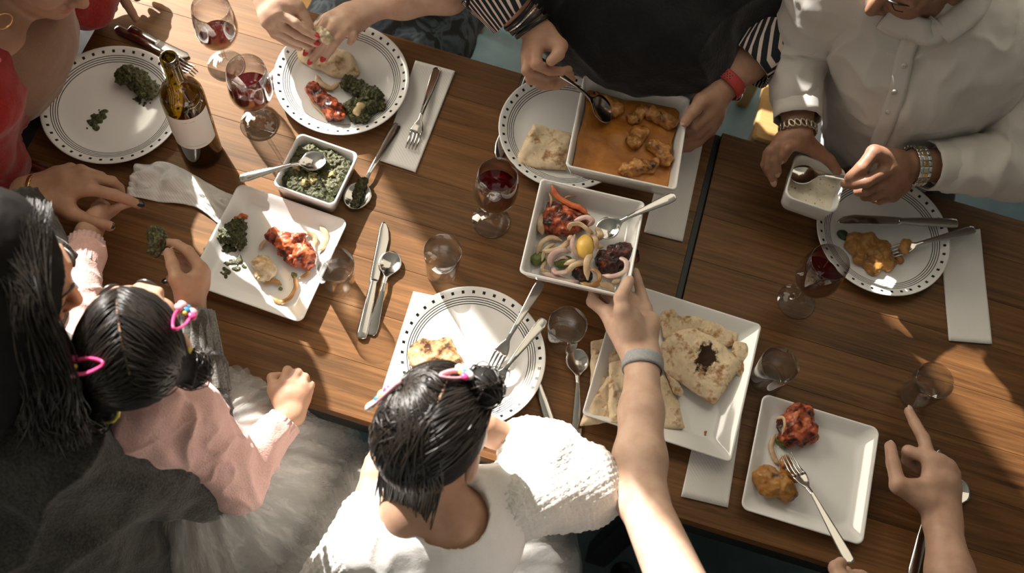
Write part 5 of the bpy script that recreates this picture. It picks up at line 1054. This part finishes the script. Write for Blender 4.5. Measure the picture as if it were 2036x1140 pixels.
hand(s, w2, pp((186, 428, .836), (194, 424, .834), (200, 428, .828), (204, 436, .82)), [pp((190, 410, .83), (198, 402, .82), (206, 404, .812)), pp((202, 410, .83), (210, 408, .818), (214, 414, .81)), pp((214, 420, .826), (236, 412, .818), (258, 406, .81)), pp((210, 434, .818), (224, 424, .81), (236, 416, .805))], pp((180, 446, .83), (186, 432, .84), (196, 418, .842), (206, 412, .838)), .76, .006)
mobj('body', *s.mesh(.0028), SK6, g1)
s = SDF(); s.cone(sh + (hip - sh) * .36, sh + V3(0, 0, -.04), .085, .085, .04).cone(sh, s1, .06, .05, .03).cone(sh, s2, .06, .05, .03).cone(sh, P(283, 800, .985), .075, .060, .03).chain([s1, e1, w1 + (e1 - w1) * .28], [.052, .044, .0255], .02).chain([s2, e2, w2 + (e2 - w2) * .24], [.05, .043, .0265], .02)
mobj('sweater', *s.mesh(.004, lambda V: folds(.004, 17, 5)(V) + crease(.009, 13, 2)(V) + crease(.004, 26, 6)(V)), PINKK, g1)
cuff(g1, 'cuff', w1 + (e1 - w1) * .42, w1 + (e1 - w1) * .08, .0275, .0255, PRIB, 22, .003, .0014); cuff(g1, 'cuff', w2 + (e2 - w2) * .42, w2 + (e2 - w2) * .10, .0285, .0275, PRIB, 22, .003, .0014)
RADG = (.0805, .100, .0935)
s = SDF().ell(LG(0, -.016, .034), np.array((.0765, .094, .088)) * .9, .01, np.array(axg)); s.cutplane(LG(0, .060, .06), axg[1] - .35 * axg[2]); s.cutplane(LG(0, .0, -.055), -axg[2] + .3 * axg[1])
bunR, bunL = P(384, 735, 1.09), P(190, 800, 1.08)
s.ell(bunR, (.024, .026, .026), .01).ell(bunL, (.036, .03, .03), .015).ell(P(150, 835, 1.04), (.045, .035, .035), .02).cone(P(330, 720, 1.13), bunR, .03, .015, .015).cone(P(230, 770, 1.13), bunL, .03, .018, .015)
hc = mobj('hair', *s.mesh(.0035, folds(.0006, 90)), CAP, g1)
plg = [(.05, .42, .92), (.05, .40, .93), (.05, .55, .83), (.05, .15, 1), (.08, -.35, .95), (.1, -.75, .65), (.1, -1, .2)]
strands(g1, 'hair_strands', hair_side(LG, RADG, plg, (.92, -.62, .0), 300, 3) + hair_side(LG, RADG, plg, (-.88, -.55, .05), 300, 4) + curls(bunL, .038, 60, 5) + curls(P(152, 835, 1.05), .045, 60, 6) + curls(bunR, .028, 70, 7), HAIR, .0011, 14)
mobj('hair_parting', *tube(spline([ellp(LG, np.array(RADG) * 1.02, d_) for d_ in plg[1:6]], 30), .0015, 8, .7), SK6, g1)
OS = lambda o, u, v, z: (lambda h: P(u, v, z) if h[0] is None else h[0])(on_surf(o, u, v, .012))
clip(g1, OS(hc, 350, 634, 1.12), OS(hc, 328, 664, 1.15), PINK, PINK2, (.5, .1, 1)); clip(g1, OS(hc, 165, 728, 1.13), OS(hc, 218, 720, 1.18), PINK, PINK2, (-.3, -.2, 1))
for c_, a_, r_ in ((P(366, 718, 1.11), bunR - LG(0, 0, .02), .017), (P(206, 806, 1.10), V3(-.3, -1, .9), .024)): band(g1, 'hair_tie', c_, a_, r_, .006, .003, YEL, 40, up=(.2, .3, 1), bump=.2, cnt=14)
skirt(g1, V3(-.47, .33, 0), .05, .26, .80, .58, 8, 40, 1.0)
s = SDF(); [s.cone(hip + V3(q * .05, 0, 0), V3(-.42 + q * .06, .38, .50), .05, .042, .02).cone(V3(-.42 + q * .06, .38, .50), P(*((560, 1010, .36) if q > 0 else (520, 1040, .36))), .040, .026, .02) for q in (-1, 1)]; mobj('tights', *s.mesh(.005), DARKT, g1)
def M_dots():
    b = NB('silver_dotted_shoe'); v = b.coord(); vo = b.new('TexVoronoi'); b.link(v, vo.inputs['Vector']); vo.inputs['Scale'].default_value = 75; return b.done(b.bsdf(b.ramp(vo.outputs['Distance'], [(.26, (.02, .02, .02)), (.32, (.55, .53, .50))]), .3, .4))
DOTS = M_dots()
for (a, b_) in (((488, 1105, .30), (590, 1008, .27)),):
    A, B_ = P(*a), P(*b_); s = SDF().cone(A, B_, .028, .026, .01).ell((A + B_) / 2, (.03, .03, .024), .01).cut((A * .6 + B_ * .4) + V3(0, 0, .035), (.035, .035, .026), .008); mobj('shoe', *s.mesh(.0035), DOTS, g1)
# girl in white
hip = V3(-.08, .15, .55); g2 = person('child in a white knit sweater and tulle skirt eating at the round plate', hip)
s = SDF(); LW, axw = head(s, P(862, 872, 1.09), (.26, .86, -.46), (-.02, .50, .86), .90, neck=.76); sh = P(880, 1050, .95)
s.ell(LW(-.088, -.006, -.014), (.010, .017, .028), .006, np.array(axw)).cut(LW(-.100, .0, -.012), (.006, .009, .016), .004, np.array(axw)); s.cone(hip, sh, .06, .075, .03).cone(sh, LW(0, -.03, -.13), .045, .042, .03); s.ell(P(890, 1040, .955), (.045, .035, .025), .03)
s1 = P(985, 1005, .945); e1 = P(1165, 965, .90); w1 = P(1010, 872, .935); s.chain([s1, e1, w1], [.032, .028, .019], .02).cone(sh, s1, .045, .036, .03)
hand(s, w1, pp((975, 850, .96), (970, 858, .955), (966, 866, .948), (964, 874, .94)), [pp((958, 836, .968), (950, 842, .975)), pp((954, 846, .965), (946, 850, .97)), pp((950, 856, .958), (944, 860, .965)), pp((950, 868, .95), (944, 870, .955))], pp((990, 858, .945), (975, 842, .962), (962, 832, .972)), .76, .006)
s2 = P(745, 1075, .93); e2 = P(668, 1165, .82); w2 = P(735, 985, .77); s.chain([s2, e2, w2], [.032, .028, .019], .02).cone(sh, s2, .045, .036, .03)
hand(s, w2, [w2 + V3(.012 * i - .018, .055, -.002) for i in range(4)], [[w2 + V3(.012 * i - .018, .08, -.012), w2 + V3(.012 * i - .018, .09, -.03)] for i in range(4)], [w2 + V3(.015, .01, 0), w2 + V3(.03, .035, 0), w2 + V3(.032, .055, -.005)], .76, .006)
mobj('body', *s.mesh(.0028), SK6, g2)
s = SDF(); s.cone(hip + V3(0, 0, .08), sh + V3(0, 0, -.05), .115, .105, .04).cone(sh, s1, .075, .060, .03).cone(sh, s2, .08, .062, .03).ell(sh + V3(0, 0, -.02), (.12, .09, .06), .03); s.cut(P(889, 1022, 1.0), (.058, .058, .045), .008)
s.cone(P(800, 1150, .80), P(850, 1110, .86), .12, .10, .05)
mobj('sweater', *s.mesh(.0042, lambda V: folds(.0025, 15, 5)(V) + crease(.006, 11, 2)(V)), WHP, g2)
s = SDF(); s.chain([s1 + (e1 - s1) * .1, e1, w1 + (e1 - w1) * .16], [.062, .057, .040], .02).chain([s2 + (e2 - s2) * .15, e2, w2 + (e2 - w2) * .2], [.062, .052, .034], .02).cone(e1 + V3(-.02, -.01, 0), P(1090, 905, .925), .055, .052, .03)
mobj('sleeves', *s.mesh(.004, lambda V: .0016 * np.sin(V[:, 0] * 520) * np.sin(V[:, 1] * 460) + folds(.0035, 16, 2)(V)), WHK, g2)
nr = [P(889, 1022, .968) + V3(.0585 * math.cos(a), .0525 * math.sin(a), -.004 - .014 * math.sin(a) * -1) for a in np.linspace(0, 2 * math.pi, 40, endpoint=False)]; mobj('collar', *tube(np.array(nr + nr[:2]), .0065, 8, .8, False), WHP, g2)
RADW = (.0815, .101, .0945)
s = SDF().ell(LW(0, -.016, .034), np.array((.0775, .095, .089)) * .92, .01, np.array(axw)); s.cutplane(LW(0, .058, .03), axw[1]); s.cutplane(LW(0, .0, -.075), -axw[2] + .35 * axw[1])
bR, bL = P(960, 772, 1.165), P(800, 842, 1.165); s.ell(bR, (.027, .029, .026), .01).ell(bL, (.036, .03, .022), .02)
hw = mobj('hair', *s.mesh(.0035, folds(.0006, 90, 3)), CAP, g2)
plw = [(-.12, .86, .50), (-.08, .55, .83), (.04, .15, 1), (.16, -.30, .95), (.20, -.75, .65), (.16, -1, .2), (.1, -1, -.3)]
strands(g2, 'hair_strands', hair_side(LW, RADW, plw, (.62, .55, .62), 320, 8) + hair_side(LW, RADW, plw, (-.62, -.05, .80), 320, 9) + hair_side(LW, RADW, [(-.9, -.4, -.3), (-.4, -1, -.5), (.2, -1, -.6), (.8, -.6, -.5)], (0, -.5, .9), 160, 10) + [[ellp(LW, RADW, (a, -1, .25)), ellp(LW, np.array(RADW) * 1.01, (a * 1.05, -.95, -.3)), ellp(LW, np.array(RADW) * .98, (a, -.75, -.75)), LW(.045 * a + .008 * b_, -.062, -.10 - .02 * abs(b_))] for a, b_ in zip(np.random.RandomState(2).uniform(-1, 1, 170), np.random.RandomState(3).randn(170))] + curls(bL, .036, 90, 15) + curls(bR, .030, 90, 16), HAIR, .0011, 14)
mobj('hair_parting', *tube(spline([ellp(LW, np.array(RADW) * 1.022, d_) for d_ in plw[:6]], 30), .0017, 8, .7), SK6, g2)
clip(g2, OS(hw, 758, 800, 1.12), OS(hw, 806, 778, 1.145), PINK2, WHT, (-.4, .4, 1)); clip(g2, OS(hw, 918, 762, 1.15), OS(hw, 872, 766, 1.16), PINK2, WHT, (.1, .5, 1))
band(g2, 'hair_tie', P(940, 785, 1.16), bR - LW(0, 0, .02), .018, .006, .0035, gold, 40, bump=.25, cnt=16)
skirt(g2, V3(-.06, .25, 0), .08, .29, .73, .58, 8, 60, 1.0)
s = SDF(); [s.cone(hip + V3(q * .05, 0, 0), V3(-.08 + q * .07, .34, .50), .05, .042, .02).cone(V3(-.08 + q * .07, .34, .50), V3(-.08 + q * .07, .36, .13), .040, .026, .02) for q in (-1, 1)]; mobj('tights', *s.mesh(.006), DARKT, g2); shoes(g2, V3(-.15, .36, .5), V3(-.01, .36, .5), hip, BLACKSHOE)

# ---------- man whose arm reaches in from below
SK8 = M_skin('light_skin', (.60, .41, .31), (.50, .315, .225)); GRT = M_knit('grey_tee', (.42, .44, .46), (.36, .38, .40), 400, .15)
hip = V3(.41, -.16, .52); m8 = person('person reaching in from below with a grey wristband, holding the chicken bowl', hip)
s = SDF(); sh = V3(.40, .0, 1.07); s2 = P(1420, 1330, 1.08); e2 = P(1270, 975, .925); w2 = P(1278, 722, .868)
L8, ax8 = head(s, (.44, .03, 1.30), (0, .85, -.5), (0, .4, .9)); s.cone(hip, sh, .09, .10, .03).cone(sh, s2, .06, .05, .03)
s.chain([s2, e2 + V3(.006, -.01, 0), e2 + (w2 - e2) * .22, e2 + (w2 - e2) * .6, w2], [.046, .0375, .0405, .034, .0275], .02)
hand(s, w2, pp((1206, 622, .842), (1228, 606, .835), (1256, 602, .832), (1284, 614, .838)),
     [pp((1178, 600, .826), (1182, 578, .818), (1194, 556, .815)), pp((1206, 582, .816), (1212, 558, .814), (1220, 538, .814)), pp((1240, 574, .814), (1244, 548, .813), (1246, 528, .814)), pp((1274, 580, .832), (1267, 556, .838), (1263, 540, .842))],
     pp((1262, 664, .872), (1238, 618, .896), (1234, 592, .902), (1250, 560, .892)), 1.06, palm=.016)
s.ell(P(1292, 648, .862), (.018, .026, .016), .014); s.ell(P(1252, 640, .878), (.020, .030, .015), .014)
s1 = V3(.53, -.05, 1.02); e1 = V3(.56, -.05, .78); w1 = V3(.50, .16, .66); s.chain([s1, e1, w1], [.046, .042, .028], .02).cone(sh, s1, .06, .05, .03)
hand(s, w1, [w1 + V3(.03 + .016 * i, .075, 0) for i in range(4)], [[w1 + V3(.035 + .016 * i, .11, -.02), w1 + V3(.035 + .016 * i, .115, -.045)] for i in range(4)], [w1 + V3(.0, .03, 0), w1 + V3(-.01, .06, 0), w1 + V3(-.005, .09, -.01)])
mobj('body', *s.mesh(.0032), SK8, m8)
nails(m8, [(P(1250, 560, .892), P(1234, 592, .902), (.1, .1, 1))], plain('fingernail_fair', (.66, .47, .39), .3), .0062)
d = unit(e2 - w2); wb8 = band(m8, 'wristband', w2 + d * .004, d, .0318, .0235, .0035, plain('grey_woven_band', (.36, .37, .38), .6, var=(.30, .31, .32), vscale=300, bump=.4, bscale=900), 56, rb=.0295)
s = SDF(); s.cone(hip + V3(0, 0, .05), sh + V3(0, 0, -.06), .16, .155, .06).cone(sh, s2, .085, .07, .04).cone(sh, s1, .085, .07, .04).cone(s2, s2 + (e2 - s2) * .20, .062, .058, .03).cone(s1, s1 + (e1 - s1) * .5, .066, .062, .03); mobj('tee_shirt', *s.mesh(.006, folds(.004, 14)), GRT, m8)
s = SDF(); legs(s, hip + V3(0, .02, .02), V3(.36, .32, .53), V3(.54, .32, .53), .085); s.ell(hip, (.18, .14, .10), .04); mobj('trousers', *s.mesh(.007, folds(.004, 16)), TROU, m8); shoes(m8, V3(.36, .32, .53), V3(.54, .32, .53), hip, BLACKSHOE)
s = SDF().ell(L8(0, -.022, .045), (.083, .098, .085), .01, np.array(ax8)).cutplane(L8(0, .055, 0), ax8[1]); mobj('hair', *s.mesh(.005, folds(.0015, 60)), CAP, m8)
# ---------- man pointing, lower right
SK9 = M_skin('medium_skin', (.46, .285, .205), (.36, .21, .145)); NAVY = M_knit('navy_shirt', (.02, .024, .032), (.014, .017, .022), 400, .15)
hip = V3(.94, -.14, .52); m9 = person('person at the lower right pointing at a tumbler and holding a fork', hip)
s = SDF(); sh = V3(.92, .0, 1.05); L9, ax9 = head(s, (.92, .02, 1.27), (0, .85, -.5), (0, .4, .9)); s.cone(hip, sh, .09, .10, .03)
w2 = P(1874, 1042, .815); e2 = P(1905, 1250, .84); s2 = V3(1.07, .04, 1.04); s.chain([s2, e2, w2 + (e2 - w2) * .5, w2], [.046, .042, .036, .029], .02).cone(sh, s2, .06, .05, .03)
hand(s, w2, pp((1848, 914, .826), (1868, 918, .832), (1886, 928, .830), (1896, 944, .822)),
     [pp((1836, 872, .818), (1819, 842, .808), (1807, 818, .800)), pp((1806, 898, .812), (1804, 916, .795), (1822, 934, .788)), pp((1834, 920, .796), (1836, 940, .785), (1852, 954, .783)), pp((1860, 936, .788), (1862, 954, .780), (1876, 966, .780))],
     pp((1840, 1000, .822), (1786, 966, .832), (1776, 922, .826), (1770, 888, .818)), 1.04, palm=.016)
w1 = P(1722, 1200, .875); e1 = V3(.62, .12, .80); s1 = V3(.77, .04, 1.04); s.chain([s1, e1, w1], [.046, .042, .029], .02).cone(sh, s1, .06, .05, .03)
hand(s, w1, pp((1690, 1152, .905), (1702, 1150, .892), (1712, 1150, .878), (1720, 1156, .864)), [pp((1668, 1146, .885), (1684, 1136, .868)), pp((1680, 1152, .872), (1694, 1146, .856)), pp((1690, 1158, .862), (1706, 1152, .850)), pp((1704, 1164, .852), (1716, 1158, .842))], pp((1700, 1184, .905), (1672, 1152, .925), (1662, 1130, .920), (1672, 1120, .905)), 1.0)
mobj('body', *s.mesh(.0034), SK9, m9)
nails(m9, [(P(1807, 818, .800), P(1819, 842, .808), (.4, .1, 1)), (P(1770, 888, .818), P(1776, 922, .826), (.1, -.2, 1))], plain('fingernail_medium', (.54, .38, .31), .3), .006)
s = SDF(); s.cone(hip + V3(0, 0, .05), sh + V3(0, 0, -.06), .16, .155, .06).cone(sh, s2, .085, .07, .04).cone(sh, s1, .085, .07, .04).cone(s2, s2 + (e2 - s2) * .4, .066, .062, .03).cone(s1, s1 + (e1 - s1) * .5, .066, .062, .03); mobj('shirt', *s.mesh(.006, folds(.004, 14)), NAVY, m9)
s = SDF(); legs(s, hip + V3(0, .02, .02), V3(.80, .36, .53), V3(1.04, .36, .53), .085); s.ell(hip, (.18, .14, .10), .04); mobj('trousers', *s.mesh(.007, folds(.004, 16)), TROU, m9); shoes(m9, V3(.80, .36, .53), V3(1.04, .36, .53), hip, BLACKSHOE)
s = SDF().ell(L9(0, -.022, .045), (.083, .098, .085), .01, np.array(ax9)).cutplane(L9(0, .055, 0), ax9[1]); mobj('hair', *s.mesh(.005, folds(.0015, 60)), CAP, m9)

# ---------- brows, lashes and lips
LIPS = plain('lips', (.36, .13, .10), .4)
for par, L_, ax_, k_ in ((m1, L1, ax1, .98), (m2, L2, ax2, .96), (m3, L3, ax3, 1.), (m4, L4, ax4, 1.), (m5, L5, ax5, .95), (m8, L8, ax8, 1.), (m9, L9, ax9, 1.), (g1, LG, axg, .88), (g2, LW, axw, .90)):
    for q in (-1, 1):
        mobj('eyebrow', *tube(spline([L_(q * .014, .1005, .026), L_(q * .03, .0965, .0315), L_(q * .048, .083, .028)], 10), [.0012, .0024, .0028, .003, .003, .0028, .0026, .0022, .0016, .0008], 6, .6), HAIR, par)
        mobj('eyelashes', *tube(spline([L_(q * .019, .0925, .0), L_(q * .031, .0952, -.0035), L_(q * .043, .0895, .0)], 10), .0011, 5, .8), HAIR, par)
    mo = SDF().ell(L_(0, .0955, -.0605), k_ * V3(.0225, .0100, .0052), .003, np.array(ax_)).ell(L_(0, .0935, -.0720), k_ * V3(.0200, .0112, .0068), .003, np.array(ax_)).cut(L_(0, .1065, -.0660), k_ * V3(.024, .008, .0013), .002, np.array(ax_)); mobj('lips', *mo.mesh(.0014), LIPS, par)

# ------------------------------------------------------------------ seats
chair('pale wooden chair behind the woman in the floral dress', -.61, 1.59, 0)
chair('pale wooden chair of the white-shirted man, sunlit at its edge', .58, 1.60, 0)
chair('pale wooden chair under the man in black', .09, 1.62, 0, w=.40)
chair('pale wooden chair under the girl in white', -.10, .27, math.pi)
chair('pale wooden chair under the mother in grey', -.82, -.08, math.pi)
